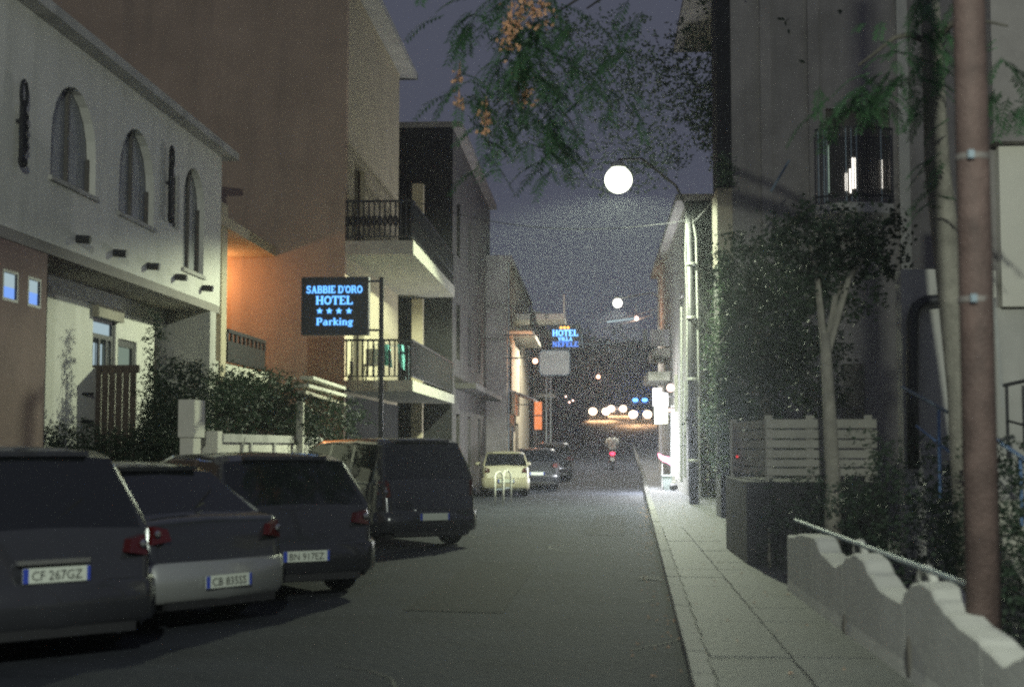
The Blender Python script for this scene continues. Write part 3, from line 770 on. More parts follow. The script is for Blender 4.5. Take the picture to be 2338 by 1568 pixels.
# hotel villa sign
vs_ = thing('hotel_sign', 'blue lit sign reading HOTEL VILLA NEFELE with three orange stars', 'sign', at(1290, 768, 57))
a, b = at(1257, 741, 57), at(1325, 796, 57)
MB().box(a.x, b.x, 57, 57.12, b.z, a.z).build('sign_box', 'sign_dark', vs_)
line("HOTEL", 1261, 1320, 753, 767, 57, 'sign_blue_far', vs_)
line("VILLA", 1274, 1307, 769.5, 778, 57, 'sign_blue_far', vs_)
line("NEFELE", 1261, 1321, 780, 791, 57, 'sign_navy', vs_)
for vx in (1281, 1289, 1297): q = at(vx, 748, 57); star(q.x, q.z, .075, 57-.016, 'sign_star', vs_)
MB().bar((XC, 57.06, a.z-.4), (a.x, 57.06, a.z-.4), .05).build('arm', 'dark_metal', vs_)
MB().tube([at(1328, 763, 57), at(1331, 795, 57)], .03, 6).build('hanger', 'pale_metal', vs_)

def bulb(vx, vy, Y, r, m, label, power=0, col=(1,.5,.3), name='street_bulb', wallx=None):
    p = at(vx, vy, Y)
    t = thing(name, label, 'lamp', p)
    r *= 1.5
    MB().ball(p, r, 10, 6).build('bulb', m, t)
    e = (wallx, Y+.02, p.z+.05) if wallx is not None else (p.x, Y+.02, p.z+.6)
    MB().tube([(p.x, Y+.02, p.z+r*.9), ((p.x+e[0])/2, Y+.02, p.z+r*.9+.05), e], .014, 5).build('bracket', 'dark_metal', t)
    if power: lamp('bulb_light', (p.x, p.y-.3, p.z), power, col, .08, t)
bulb(1222, 824, 62, .075, 'bulb_far', 'reddish bulb glowing on the cream building wall', 60, wallx=XC)
bulb(1453, 727, 60, .06, 'head_small', 'small reddish bulb hung at the end of the overhead cable', 25)
bulb(1366, 860, 100, .09, 'bulb_far', 'reddish bulb high over the far crossing', 60)

# ================================================================ STREET LAMPS AND CABLES
YLm = 36.0
PL = at(1412, 411, YLm)
pb_ = at(1584, 1160, 37); PX = pb_.x
ut = thing('utility_pole', 'tall steel lamp pole with cable conduit at the pavement edge of the lane', 'lamp post', (PX, 37, 0))
MB().tube([(PX, 37, .1), (PX-.02, 37, 4), (PX-.06, 37, at(1582, 470, 37).z)], [.11, .095, .075], 12).build('shaft', 'dark_metal', ut, True)
MB().tube([(PX+.14, 36.98, .1), (PX+.15, 36.98, 4.2), (PX+.12, 36.98, 7.0), (PX+.02, 36.98, 7.6)], .03, 8).build('conduit', 'zinc', ut)
MB().tube([(PX-.14, 36.98, 2.5), (PX-.12, 36.98, 5.2), (PX-.16, 36.98, 6.6), (PX-.12, 36.98, 7.7)], .024, 8).build('cable', 'zinc', ut)
for zz in (1.2, 3.3, 4.9, 6.3): MB().lathe((PX-.03*zz/6, 37, zz), [(.13, 0), (.14, .01), (.14, .06), (.13, .07)], 12).build('band', 'zinc', ut)
zt = at(1582, 470, 37).z
MB().tube([(PX-.06, 37, zt-.15), (PX-.4, 36.8, zt+.5), (PL.x+.6, YLm+.1, PL.z+.56), (PL.x, YLm, PL.z+.52)], .035, 8).build('arm', 'iron', ut)
MB().lathe((PL.x, YLm, PL.z), [(.06, .50), (.16, .44), (.20, .34), (.20, .31)], 18).build('lamp_hood', 'zinc', ut)
MB().ball((PL.x, YLm, PL.z), .35, 20, 12, (1,1,.98)).build('globe', 'lamp_glow', ut, True)
lamp('street_light', (PL.x, YLm, PL.z-.47), 5600, (.90, 1, .70), .16, ut, spot=(V_(0, 0, -1), R(161), .12))

L2 = at(1410, 692, 68)
s2 = thing('street_lamp', 'farther white street lamp hanging over the lane on a curved arm', 'lamp post', (3.2, 68, hgt(68)))
MB().tube([(3.2, 68, .6), (3.2, 68, 8.6), (2.7, 68, L2.z+.5), (L2.x, 68, L2.z+.2)], [.08, .07, .04, .04], 8).build('shaft', 'zinc', s2)
MB().lathe((L2.x, 68, L2.z), [(.06, .36), (.14, .3), (.16, .2)], 14).build('lamp_hood', 'zinc', s2)
MB().ball((L2.x, 68, L2.z), .22, 12, 8).build('globe', 'lamp_glow_small', s2, True)
lamp('street_light', (L2.x, 67.9, L2.z-.32), 3600, (1, .97, .85), .12, s2, spot=(V_(0, 0, -1), R(160), .3))
# lamp behind the photographer, the one that lights plates, wall and house front
B = Vector((0.2, -4.0, 7.2))
s3 = thing('street_lamp', 'street lamp standing behind the viewpoint', 'lamp post', (-4.6, -4, 0))
MB().tube([(-4.6, -4, 0), (-4.6, -4, 7.0), (-4.1, -4, 7.5), (0.2, -4, 7.6)], [.1, .08, .05, .04], 8).build('shaft', 'zinc', s3)
MB().lathe((B.x, B.y, B.z), [(.08, .36), (.26, .28), (.32, .14)], 14).build('lamp_hood', 'zinc', s3)
MB().ball((B.x, B.y, B.z+.1), .18, 12, 8).build('globe', 'lamp_glow', s3, True)
lamp('street_light', (B.x, B.y, B.z-.15), 5200, (.92, 1, .86), .14, s3)

def cable(label, p, q, sag, r=.012, m='dark_metal', group='overhead cables'):
    p, q = Vector(p), Vector(q)
    pts = [p.lerp(q, i/14) - Vector((0, 0, sag*4*(i/14)*(1-i/14))) for i in range(15)]
    o = MB().tube([v for v in pts], r, 5).build('overhead_cable', m, origin=None)
    return tag(o, label, 'cable', group)
cable('pale overhead cable lit brightly below the farther street lamp', at(1200, 752, 60), at(1490, 718, 60), .35, .02, 'pale_metal')
cable('second thin cable running just above the brightly lit one', at(1340, 735, 60.4), at(1500, 705, 60.4), .1, .016, 'pale_metal')
cable('thin cable crossing from the blue hotel sign to the right-hand balcony', at(1300, 780, 56), at(1480, 758, 56), .25, .012, 'pale_metal')
cable('cable slanting up from the right-hand balcony over the street', at(1400, 772, 55), at(1475, 752, 55), .05, .012, 'pale_metal')
cable('dark cable leaving the lamp pole towards the dark right-hand building', (PX, 37, 7.4), at(1700, 330, 30), .2, .014)
cable('dark cable spanning high from lamp pole to the peach block', (PX, 37, 7.5), (OX, 44, 9.5), .6, .012)
# string of tubes at cable
ft = thing('hanging_tube_lamp', 'slim pale tube fixture slung along the lit overhead cable', 'lamp', at(1418, 731, 59.9))
MB().tube([at(1386, 735, 59.9), at(1452, 726.5, 59.9)], .035, 8).build('tube', 'pane_lit', ft)
MB().tube([at(1386, 735, 59.9), at(1386, 730, 60)], .01, 5).build('hook', 'zinc', ft)
MB().tube([at(1450, 727, 59.9), at(1450, 722, 60)], .01, 5).build('hook', 'zinc', ft)

# ================================================================ RIGHT SIDE, FAR
XR = 2.75
pbd = thing('pharmacy_building', 'right-hand building with lit shopfront strip and stacked balconies', 'building', (XR, 52, 0))
YR0, YR1 = 43.0, 63.0
prh = [[(49.3, .25), (52.6, .25), (52.6, 2.75), (49.3, 2.75)], [(45, 4.4), (46.4, 4.4), (46.4, 6.4), (45, 6.4)], [(55, 4.4), (56.4, 4.4), (56.4, 6.4), (55, 6.4)]]
wall_holes([(YR0, 0), (YR1, 0), (YR1, 9), (YR0, 9)], prh, lambda a, b: Vector((XR, a, b)), .2, (-1,0,0)).build('facade', 'grey_plaster', pbd)
MB().box(XR+.002, XR+6, YR0-.25, YR0-.002, 0, 9).build('side_wall', 'near_black_wall', pbd)  # near-black colour stands for shade on this side
MB().box(XR-.3, XR+6, YR0-.25, YR1, 9.002, 9.2).build('roof_edge', 'dark_plaster', pbd)
MB().quad((XR+.17, 49.3, .25), (XR+.17, 52.6, .25), (XR+.17, 52.6, 2.75), (XR+.17, 49.3, 2.75)).build('shop_window', 'shop_light', pbd)
for h in prh[1:]: MB().box(XR+.12, XR+.16, h[0][0], h[1][0], h[0][1], h[2][1]).build('shutter', 'shutter', pbd)
a = at(1480, 812, 54)
for k, (vy0, vy1, xl) in enumerate(((795, 812, 1492), (848, 868, 1480))):
    q0 = at(xl, vy0, 53); q1 = at(xl, vy1, 53)
    MB().box(q0.x, XR-.002, 53, 58, q1.z, q0.z).build('balcony_slab', 'concrete', pbd)
q0 = at(1485, 752, 53.1); q1 = at(1528, 790, 53.1)
MB().box(q0.x, q1.x, 53.05, 53.1, q1.z, q0.z).build('balcony_panel', 'cloth_grey', pbd)
q0 = at(1467, 752, 56); q1 = at(1478, 795, 56)
MB().box(q0.x, q1.x, 56, 56.05, q1.z, q0.z).build('side_panel', 'cloth_grey', pbd)
for vx, y0, y1 in ((1556, 700, 1100), (1564, 870, 1090)):
    MB().tube([at(vx, y0, YR0-.35), at(vx, y1, YR0-.35)], .04, 8).build('rain_pipe', 'zinc', pbd)
MB().box(at(1540, 880, 48).x, XR-.002, 48, 48.2, at(1540, 900, 48).z-.6, at(1540, 855, 48).z).build('wall_bracket', 'grey_plaster', pbd)
ps_ = thing('pharmacy_sign', 'projecting pharmacy sign, white lit stepped box over green cross panel', 'sign', at(1508, 930, 50))
Yp = 50.0
poly = [(1490.5, 886), (1511, 885.5), (1511, 895), (1525, 898), (1526, 926.5), (1491, 927)]
MB().prism([at(x, y, Yp) for x, y in poly], (0, .18, 0)).build('light_box', 'box_white', ps_)
pn = [(1494, 928.5), (1524.5, 928.5), (1524.5, 966), (1495, 968)]
MB().prism([at(x, y, Yp) for x, y in pn], (0, .12, 0)).build('panel', 'pharmacy_panel', ps_)
cxp = at(1509.5, 943.5, Yp)
s_ = .17
cr = MB()
for dx, dz, wx, wz in ((0, 0, s_*.36, s_*1.0), (0, 0, s_*1.0, s_*.36)):
    pass
u = s_*.3
for a_, b_ in (((-u/1, u), (-u, s_)), ((u, u), (u, s_)), ((-u, -u), (-u, -s_)), ((u, -u), (u, -s_)), ((-u, u), (-s_, u)), ((-u, -u), (-s_, -u)), ((u, u), (s_, u)), ((u, -u), (s_, -u)), ((0, -s_), (0, s_)), ((-s_, 0), (s_, 0))):
    cr.bar((cxp.x+a_[0], Yp-.012, cxp.z+a_[1]), (cxp.x+b_[0], Yp-.012, cxp.z+b_[1]), .022, .022)
cr.build('cross', 'cross_green', ps_)
def txt(s, p, size, name, m, parent, ext=.006, rot=(PI/2, 0, 0), width=None):
    cu = bpy.data.curves.new(name, 'FONT'); cu.body = s; cu.size = size; cu.extrude = ext; cu.align_x = 'CENTER'; cu.resolution_u = 2
    o = bpy.data.objects.new(name, cu); C.objects.link(o)
    dg = bpy.context.evaluated_depsgraph_get(); me = bpy.data.meshes.new_from_object(o.evaluated_get(dg))
    bpy.data.objects.remove(o); me.materials.clear(); me.materials.append(M[m])
    if width:
        xs = [v.co.x for v in me.vertices]; k = width/(max(xs)-min(xs))
        for v in me.vertices: v.co.x *= k
    o = bpy.data.objects.new(name, me); C.objects.link(o); o.parent = parent
    rt = parent
    while rt.parent: rt = rt.parent
    o.location = Vector(p)-Vector(rt.location); o.rotation_euler = rot
    return o
q = at(1509, 962, Yp); txt('I PC', (q.x, Yp-.008, q.z), .13, 'lettering', 'ink_red', ps_)
MB().bar(at(1526, 905, Yp)+Vector((0, .08, 0)), (XR, Yp+.08, at(1526, 905, Yp).z), .05).build('bracket', 'dark_metal', ps_)
MB().bar(at(1525, 945, Yp)+Vector((0, .06, 0)), (XR, Yp+.06, at(1525, 945, Yp).z), .04).build('bracket', 'dark_metal', ps_)
MB().tube([at(1509, 968, Yp+.1), at(1509, 1060, Yp+.1)], .012, 5).build('cable', 'dark_metal', ps_)
lamp('box_light', at(1508, 906, Yp-.5), 25, (1, 1, 1), .15, ps_)
tl = thing('tube_light', 'tall white fluorescent strip beside the pharmacy doorway', 'lamp', at(1544, 980, 49))
MB().tube([at(1544.5, 903, 49), at(1546, 1092, 49)], .048, 10).build('tube', 'tube_white', tl)
MB().tube([at(1550, 900, 49.02), at(1551.5, 1095, 49.02)], .035, 6).build('holder', 'zinc', tl)
for vx in (1534, 1539): MB().tube([at(vx, 925, 48.9), at(vx, 1085, 48.9)], .03, 6).build('side_tube', 'zinc', tl)
q = at(1528, 1010, 48.3)
lamp('tube_glow', (q.x-.15, q.y, 1.5), 1500, (.93, .96, 1), .35, tl)
bulb(1531, 885, 49.2, .085, 'head_small', 'pinkish white spot lamp above the pharmacy doorway', 60, (1, .85, .9), 'door_lamp', wallx=XR)
for vx, vy in ((1529, 936), (1536, 936.5)): bulb(vx, vy, 48.7, .03, 'head_small', 'tiny pinkish bulb at the tube light by the pharmacy sign panel' if vx == 1529 else 'tiny pinkish bulb hard against the fluorescent strip', 0, name='small_bulb', wallx=XR)
# pink goods, crate/bin, parked moped thing
pk = thing('pink_parasol', 'folded pink and white fabric awning sagging by the shop doorway', 'awning', at(1520, 1050, 49.5))
pts = [(1502, 1034), (1512, 1040), (1524, 1042), (1534, 1046), (1536, 1064), (1524, 1057), (1512, 1052), (1504, 1044)]
MB().prism([at(x, y, 49.5+.2*math.sin(i)) for i, (x, y) in enumerate(pts)], (.05, .35, 0)).build('fabric', 'cloth_pink', pk)
MB().tube([at(1512, 1048, 49.7), at(1512, 1112, 49.7)], .015, 6).build('pole', 'zinc', pk)
bn = thing('litter_bin', 'small grey litter bin beside the pink awning', 'bin', at(1523, 1092, 48.6))
q = at(1523, 1092, 48.6)
MB().add([(q.x+a*s, q.y+b*s, z) for z, s in ((.14, .12), (.6, .17)) for a, b in ((-1,-1),(1,-1),(1,1),(-1,1))], [(0,1,5,4),(1,2,6,5),(2,3,7,6),(3,0,4,7),(4,5,6,7)]).build('bin_body', 'bin_grey', bn)
MB().box(q.x-.19, q.x+.19, q.y-.19, q.y+.19, .602, .65).build('lid', 'bin_grey', bn)
cat_ = thing('black_bag', 'black rubbish bag with pale tie beside the doorway wall', 'bag', at(1538, 1100, 48))
q = at(1538, 1100, 48); MB().ball((q.x, q.y, .26), .15, 10, 7, (1, 1, .85)).build('sack', 'rubber', cat_, True)
MB().ball((q.x, q.y, .42), .05, 8, 5, (1, 1, .8)).build('tie', 'pale_plaster', cat_, True)

# ================================================================ RIGHT SIDE, NEAR
Yd = 30.0
x0 = at(1672, 500, Yd).x; x1 = at(2062, 500, Yd).x
rb = thing('tall_dark_building', 'tall dark house front behind the trees with a bowed balcony', 'building', (x0, Yd, 0))
a0, a1 = at(1885, 280, Yd), at(2035, 450, Yd)
MBw = wall_holes([(x0, 0), (x1+3, 0), (x1+3, 13.5), (x0, 13.5)], [[(a0.x, a1.z), (a1.x, a1.z), (a1.x, a0.z+.3), (a0.x, a0.z+.3)]], lambda a, b: Vector((a, Yd, b)), .25, (0,-1,0))
MBw.build('front_wall', 'dark_plaster', rb)
MB().box(x0-.3, x0+.0, Yd-.02, Yd+1.2, 0, 13.5).build('side_wall', 'near_black_wall', rb)  # unlit part of the wall, shade put into the colour
MB().box(x0-.32, x0+.0, Yd-.05, Yd+1.22, at(1655, 600, Yd).z, at(1655, 430, Yd).z).build('lamplit_strip', 'cream_plaster', rb)  # pale band puts the lamplight on this wall into the colour
MB().box(x0+1.8, x0+2.1, Yd+1.2, 42.6, 0, 13.5).build('set_back_wall', 'dark_plaster', rb)
MB().box(x0-.5, x1+3.2, Yd-.4, 42.6, 13.502, 13.7).build('roof_edge', 'dark_plaster', rb)
# balcony
zb_ = at(1950, 462, Yd-1).z
bl, br = at(1868, 470, Yd-1).x, at(2046, 470, Yd-1).x
secs = []
mb = MB(); n = 10
pts_t = [(bl+(br-bl)*k/n, Yd-.75-.28*math.sin(PI*k/n)) for k in range(n+1)]
top = [(bl, Yd)] + pts_t + [(br, Yd)]
low = [(bl+.3, Yd)] + [(bl+.3+(br-bl-.6)*k/n, Yd-.35-.15*math.sin(PI*k/n)) for k in range(n+1)] + [(br-.3, Yd)]
k = len(top)
mb.add([(x, y, zb_) for x, y in top]+[(x, y, zb_-.2) for x, y in top]+[(x, y, zb_-.62) for x, y in low],
       [tuple(range(k))]+[(i, i+1, k+i+1, k+i) for i in range(k-1)]+[(k+i, k+i+1, 2*k+i+1, 2*k+i) for i in range(k-1)]+[tuple(2*k+i for i in range(k))])
mb.build('balcony_slab', 'grey_plaster', rb)
rl = MB()
for i in range(len(pts_t)-1):
    for z in (zb_+.15, zb_+1.55): rl.bar((*pts_t[i], z), (*pts_t[i+1], z), .04)
rl = rl.build('railing', 'iron', rb)
for k2 in range(31):
    f_ = k2/30*n; i = min(int(f_), n-1); t_ = f_-i
    x_ = pts_t[i][0]+(pts_t[i+1][0]-pts_t[i][0])*t_; y_ = pts_t[i][1]+(pts_t[i+1][1]-pts_t[i][1])*t_
    MB().bar((x_, y_, zb_+.02), (x_, y_, zb_+1.55), .022).build('baluster', 'pale_metal' if k2 in (1, 3, 4, 11, 13, 15, 25) else 'iron', rl)  # picked bars coloured pale to stand for light reflected on them
# shuttered door with light showing through
sd = MB().box(a0.x, a1.x, Yd+.2, Yd+.24, a1.z, a0.z+.3).build('balcony_door', 'shutter', rb)
for vx, y0, y1, wd, m in ((1876, 340, 445, 3, 'gap_dim'), (1885, 300, 450, 4, 'white_gap'), (1893, 330, 440, 3, 'gap_dim'), (1933, 395, 435, 5, 'white_gap'), (1941, 385, 440, 7, 'white_gap'), (1950, 360, 430, 9, 'white_gap'), (2014, 365, 430, 3.5, 'white_gap')):
    p0, p1 = at(vx-wd/2, y0, Yd+.15), at(vx+wd/2, y1, Yd+.15)
    xx0, xx1 = max(p0.x, a0.x+.01), min(p1.x, a1.x-.01)
    if xx1 <= xx0: xx0, xx1 = a0.x+.01, a0.x+.04
    MB().box(xx0, xx1, Yd+.18, Yd+.195, p1.z, p0.z).build('light_gap', m, sd)
# vertical pilasters giving the front some relief
for vx in (1740, 1850, 2055):
    xx = at(vx, 600, Yd).x; MB().box(xx, xx+.22, Yd-.12, Yd-.002, 0, 13.4).build('pilaster', 'grey_plaster' if vx == 2055 else 'dark_plaster', rb)
for vx, y0, y1 in ((1720, 640, 850), (1925, 830, 1010)):
    p0, p1 = at(vx, y0, Yd), at(vx+50, y1, Yd); MB().box(p0.x, p1.x, Yd-.06, Yd-.002, p1.z, p0.z).build('shutter', 'shutter', rb)

# pale slatted fence
YF = 18.0
sfn = thing('slatted_fence', 'weathered pale slatted fence with an angled end in front of the dark house', 'fence', at(1840, 1085, YF))
xa_, xb_, xc_ = at(1676, 1000, YF+2.5).x, at(1752, 1000, YF).x, at(2002, 1000, YF).x
rows = ((957, 977), (981, 1000), (1004, 1022), (1027, 1045), (1049, 1065), (1069, 1085))
for t0, t1 in rows:
    z1_, z0_ = at(1760, t0, YF).z, at(1760, t1, YF).z
    MB().box(xb_, xc_, YF, YF+.03, z0_, z1_).build('slat', 'wood_white', sfn)
    MB().bar((xb_, YF, (z0_+z1_)/2), (xa_, YF+2.6, (z0_+z1_)/2), .03, z1_-z0_).build('slat', 'wood_white', sfn)
for xx, yy_ in ((xb_+.02, YF), (at(1850, 1000, YF).x, YF), (xc_-.1, YF), (xa_, YF+2.6)):
    MB().box(xx-.04, xx+.05, yy_+.035, yy_+.11, at(1760, 1090, YF).z-.05, at(1760, 953, YF).z+.03).build('post', 'wood_white', sfn)
glow('pilot_red', (1, .06, .06), .9)
bulb(1683, 1042, 20, .010, 'pilot_red', 'tiny red pilot light on the fence end', name='pilot_light', wallx=xa_)

# white house on the right with down pipe
YH = 16.0
X0h = at(2062, 900, YH).x; X1h = at(2138, 900, YH).x; X2h = at(2277, 500, YH).x
hz1, hz2, hz3 = at(2062, 615, YH).z, at(2338, 702, YH).z, at(2300, 336, YH).z
wh_ = thing('white_house', 'pale rendered house side with a bright upper wall panel', 'house', (X0h, YH, 0))
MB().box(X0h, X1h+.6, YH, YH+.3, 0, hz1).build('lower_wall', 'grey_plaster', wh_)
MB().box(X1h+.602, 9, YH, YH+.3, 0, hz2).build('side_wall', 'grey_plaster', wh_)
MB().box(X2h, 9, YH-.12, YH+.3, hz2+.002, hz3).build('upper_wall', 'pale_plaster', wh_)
MB().box(X1h+.4, X2h-.002, YH+.02, YH+.3, hz2+.004, hz3+1.5).build('dark_recess', 'dark_plaster', wh_)
MB().box(X2h-.1, 9.2, YH-.3, YH+.3, hz3+.002, hz3+1.6).build('eaves', 'dark_plaster', wh_)
MB().box(X2h-.16, X2h-.06, YH-.1, YH, hz2+.1, hz2+.4).build('bracket', 'pale_plaster', wh_)
pp_ = [at(2240, 686, YH-.1), at(2150, 684, YH-.1), at(2112, 688, YH-.1), at(2094, 700, YH-.1), at(2085, 722, YH-.1), at(2083, 900, YH-.1), at(2086, 1070, YH-.1)]
MB().tube(pp_, .066, 10).build('down_pipe', 'dark_metal', wh_, True)

# stairs + blue railings
def railing(label, pts_top, posts, low=None, m='blue_metal', top_m='pale_metal', name='stair_railing'):
    t = thing(name, label, 'railing', pts_top[0])
    MB().tube(pts_top, .018, 8).build('handrail', top_m, t)
    if low: MB().tube(low, .012, 6).build('lower_rail', m, t)
    for a, b in posts: MB().tube([a, b], .016, 8).build('post', m, t)
    return t
railing('blue stair railing in front of the curved down pipe', [at(2060, 884, 14.5), at(2186, 953, 13.4)],
        [(at(2143, 930, 13.8), at(2147, 1135, 13.8)), (at(2190, 1048, 13.4), at(2193, 1130, 13.4))], [at(2092, 972, 14.2), at(2198, 1055, 13.3)])
railing('dark square-framed railing at the foot of the pale house', [at(2290, 880, 14.0), at(2345, 868, 14.0)],
        [(at(2298, 880, 14), at(2302, 1045, 14)), (at(2336, 880, 14), at(2340, 1030, 14))], [at(2300, 960, 14), at(2345, 972, 13.6)], 'iron', 'iron')
railing('blue sloping stair rail at the lower right beside the rusty pole', [at(2265, 998, 12.5), at(2350, 1055, 11.6)],
        [(at(2330, 1040, 11.8), at(2334, 1200, 11.8))], None, 'blue_metal', 'blue_metal')
st = thing('garden_steps', 'concrete garden steps climbing towards the pale house behind shrubs', 'steps', (4.4, 13.5, 0))
for k in range(6): MB().box(3.9+.02*k, 6.2, 13.2+.35*k, 13.2+.35*(k+1)+.02, 0.02, .25+.16*k).build('step', 'concrete', st)

# hand rail over the sculpted wall
XWl = 1.98
def wl(vx, vy, X=XWl): return onx(vx, vy, X)
hr = thing('garden_handrail', 'long pale blue handrail sloping behind the lumpy white wall', 'railing', onx(1990, 1300, 2.15))
pa, pb = onx(1815, 1187, 2.2), onx(2216, 1337, 2.2)
MB().tube([pa, pb], .02, 8).build('handrail', 'pale_metal', hr)
for f_ in (.05, .5, .96):
    q = pa.lerp(pb, f_); MB().tube([q, (q.x, q.y, .1)], .014, 6).build('post', 'dark_metal', hr)
# sculpted wall: profile in (Y, z) with rounded humps
import bisect
prof = [(1800, 1222), (1835, 1219), (1858, 1225), (1875, 1262), (1905, 1290), (1922, 1283), (1932, 1268), (1952, 1262), (1968, 1275), (1985, 1310), (2010, 1345), (2040, 1364), (2056, 1372), (2066, 1345), (2082, 1330), (2102, 1327), (2122, 1340), (2140, 1372), (2160, 1398), (2195, 1432), (2225, 1452), (2252, 1480), (2290, 1515), (2325, 1500), (2350, 1480), (2420, 1490), (2520, 1600), (2700, 1700)]
pr = [(wl(vx, vy).y, wl(vx, vy).z) for vx, vy in prof][::-1]
ys_ = [p[0] for p in pr]
def topz(y):
    i = min(max(bisect.bisect(ys_, y), 1), len(ys_)-1); a_, b_ = pr[i-1], pr[i]
    t_ = (y-a_[0])/(b_[0]-a_[0]); t_ = min(max(t_, 0), 1); t_ = t_*t_*(3-2*t_)
    return a_[1]+(b_[1]-a_[1])*t_
gw = thing('garden_wall', 'low white sculpted garden wall with rounded humps along the pavement', 'wall', (XWl, 9, 0))
def wall_seg(ya, yb, name='wall_section'):
    N = max(3, int((yb-ya)/.05)); vs = []; th = .2
    for k in range(N+1):
        y = ya+(yb-ya)*k/N; z = topz(y)
        vs += [(XWl-.012, y, .10), (XWl, y, .22), (XWl, y, z-.018), (XWl+.018, y, z), (XWl+th-.018, y, z), (XWl+th, y, z-.018), (XWl+th, y, .10)]
    fs = [(k*7+j, k*7+j+1, (k+1)*7+j+1, (k+1)*7+j) for k in range(N) for j in range(6)] + [tuple(range(7)), tuple(N*7+j for j in reversed(range(7)))]
    return MB().add(vs, fs).build(name, 'white_wall', gw)
mat('white_wall', (.60, .60, .55), .85, var=.12, scale=1.6, bump=.25, dirt=(.55, .55, .5))
cuts = [wl(2600, 1500).y, wl(2420, 1500).y, wl(2240, 1500).y, wl(2066, 1500).y, wl(1925, 1400).y, wl(1855, 1300).y, wl(1798, 1300).y]
cuts = [max(c, 4.0) for c in cuts]
for a_, b_ in zip(cuts[:-1], cuts[1:]):
    if b_-a_ > .1: wall_seg(a_+.004, b_-.004)
for vx, y0, y1 in ((1921, 1398, 1458), (2066, 1450, 1545)):
    q = wl(vx, y0, XWl-.03); q2 = wl(vx, y1, XWl-.03); c_ = (q+q2)/2
    MB().ball((XWl-.01, q.y, c_.z), .5, 10, 8, (.03, .10, abs(q.z-q2.z)*1.0)).build('drain_slit', 'shutter', gw, True)
# scroll openings behind humps
for vx, vy in ((1965, 1275), (2118, 1345)):
    q = wl(vx, vy, XWl+.3)
    MB().tube([q+Vector((.0, .0+.22*math.cos(t_*.4), .02+.12*math.sin(t_*.4))) for t_ in range(0, 9)], .035, 6).build('scroll', 'white_wall', gw, True)

# big rusty pole in the foreground
YPo = 8.3
rp_ = thing('rusty_pole', 'thick rusty brown pole leaning slightly in the near foreground', 'pole', (2.35, YPo, 0))
pbm, ptp = at(2250, 1568, YPo), at(2212, 0, YPo)
dirv = (ptp-pbm)/(ptp.z-pbm.z)
base = pbm + dirv*(0.1-pbm.z); topp = pbm + dirv*(8.5-pbm.z)
MB().tube([base, base.lerp(topp, .3), base.lerp(topp, .7), topp], [.098, .095, .088, .08], 20).build('shaft', 'rust_pole', rp_, True)
for vy in (356, 680):
    q = at(2222 if vy > 500 else 2216, vy, YPo)
    MB().lathe((q.x+.01, YPo, q.z-.03), [(.095, 0), (.098, .006), (.098, .03), (.095, .036)], 20).build('clamp_band', 'dull_band', rp_)
    MB().box(q.x-.045, q.x-.01, YPo-.125, YPo-.098, q.z-.035, q.z+.01).build('clamp_lug', 'pale_metal', rp_)
MB().tube([q+Vector((.115, -.0, .0)), at(2290, 930, YPo-.05)], .008, 6).build('wire', 'zinc', rp_)

# thin slanted pole and strap by dark house
sp = MB().bar(at(1642, 786, 26), at(1702, 708, 26), .09, .03).build('slanted_batten', 'wood_white')
tag(sp, 'slanted pale batten leaning in the foliage of the dark house', 'batten')
sp = MB().tube([at(1760, 438, 26), at(1802, 366, 26)], .025, 6).build('slanted_rod', 'pale_metal')
tag(sp, 'thin bright slanted rod high in front of the dark house', 'rod')

# ================================================================ TREES AND SHRUBS
def leaves(n, blobs, size, mb=None, shade=None, aspect=2.0):
    """blobs: (centre, radii). leaves spread through the volume in small sprigs"""
    mb = mb or MB(); wts = [r.x*r.y*r.z for _, r in blobs]
    for _ in range(n//5):
        c, r = random.choices(blobs, wts)[0]
        while True:
            v = Vector((random.uniform(-1, 1), random.uniform(-1, 1), random.uniform(-1, 1)))
            if .25 < v.length < 1+.25*math.sin(v.x*7+v.z*5): break
        p = c + Vector((v.x*r.x, v.y*r.y, v.z*r.z))
        d = Vector((random.gauss(0, 1), random.gauss(0, 1), random.gauss(-.2, .6))).normalized()
        for k in range(5):
            q = p + d*size*k*.6; a = Vector((random.gauss(0, 1), random.gauss(0, 1), random.gauss(0, .7))).normalized()*size*random.uniform(.6, 1.3)
            b = a.cross(Vector((random.gauss(0, 1), random.gauss(0, 1), random.gauss(0, 1)))).normalized()*size/aspect*.5
            mb.add([q, q+a*.5+b, q+a, q+a*.5-b], [(0, 1, 2, 3)])
    return mb
def frond(mb, p, d, length, n=11, leaf=.11):
    """pinnate leaf drooping from p along d"""
    d = Vector(d).normalized(); side = d.cross(Vector((0, 0, 1)))
    if side.length < .1: side = Vector((1, 0, 0))
    side.normalize(); pts = []
    q = Vector(p); dd = d.copy()
    for i in range(n+1):
        pts.append(q.copy()); dd = (dd + Vector((0, 0, -.10))).normalized(); q = q + dd*length/n
    for i in range(1, n):
        for s_ in (-1, 1):
            t_ = (pts[i+1]-pts[i-1]).normalized()
            o_ = (side*s_*.9 + t_*.55 + Vector((0, 0, -.25+random.uniform(-.15, .15)))).normalized()
            ll = leaf*random.uniform(.75, 1.15)*(1-.35*abs(i/n-.4)); w_ = t_*ll*.17
            mb.add([pts[i], pts[i]+o_*ll*.45+w_, pts[i]+o_*ll, pts[i]+o_*ll*.45-w_], [(0, 1, 2, 3)])
    mb.tube([pts[0], pts[n//2], pts[n]], [.006, .004, .002], 3, False)
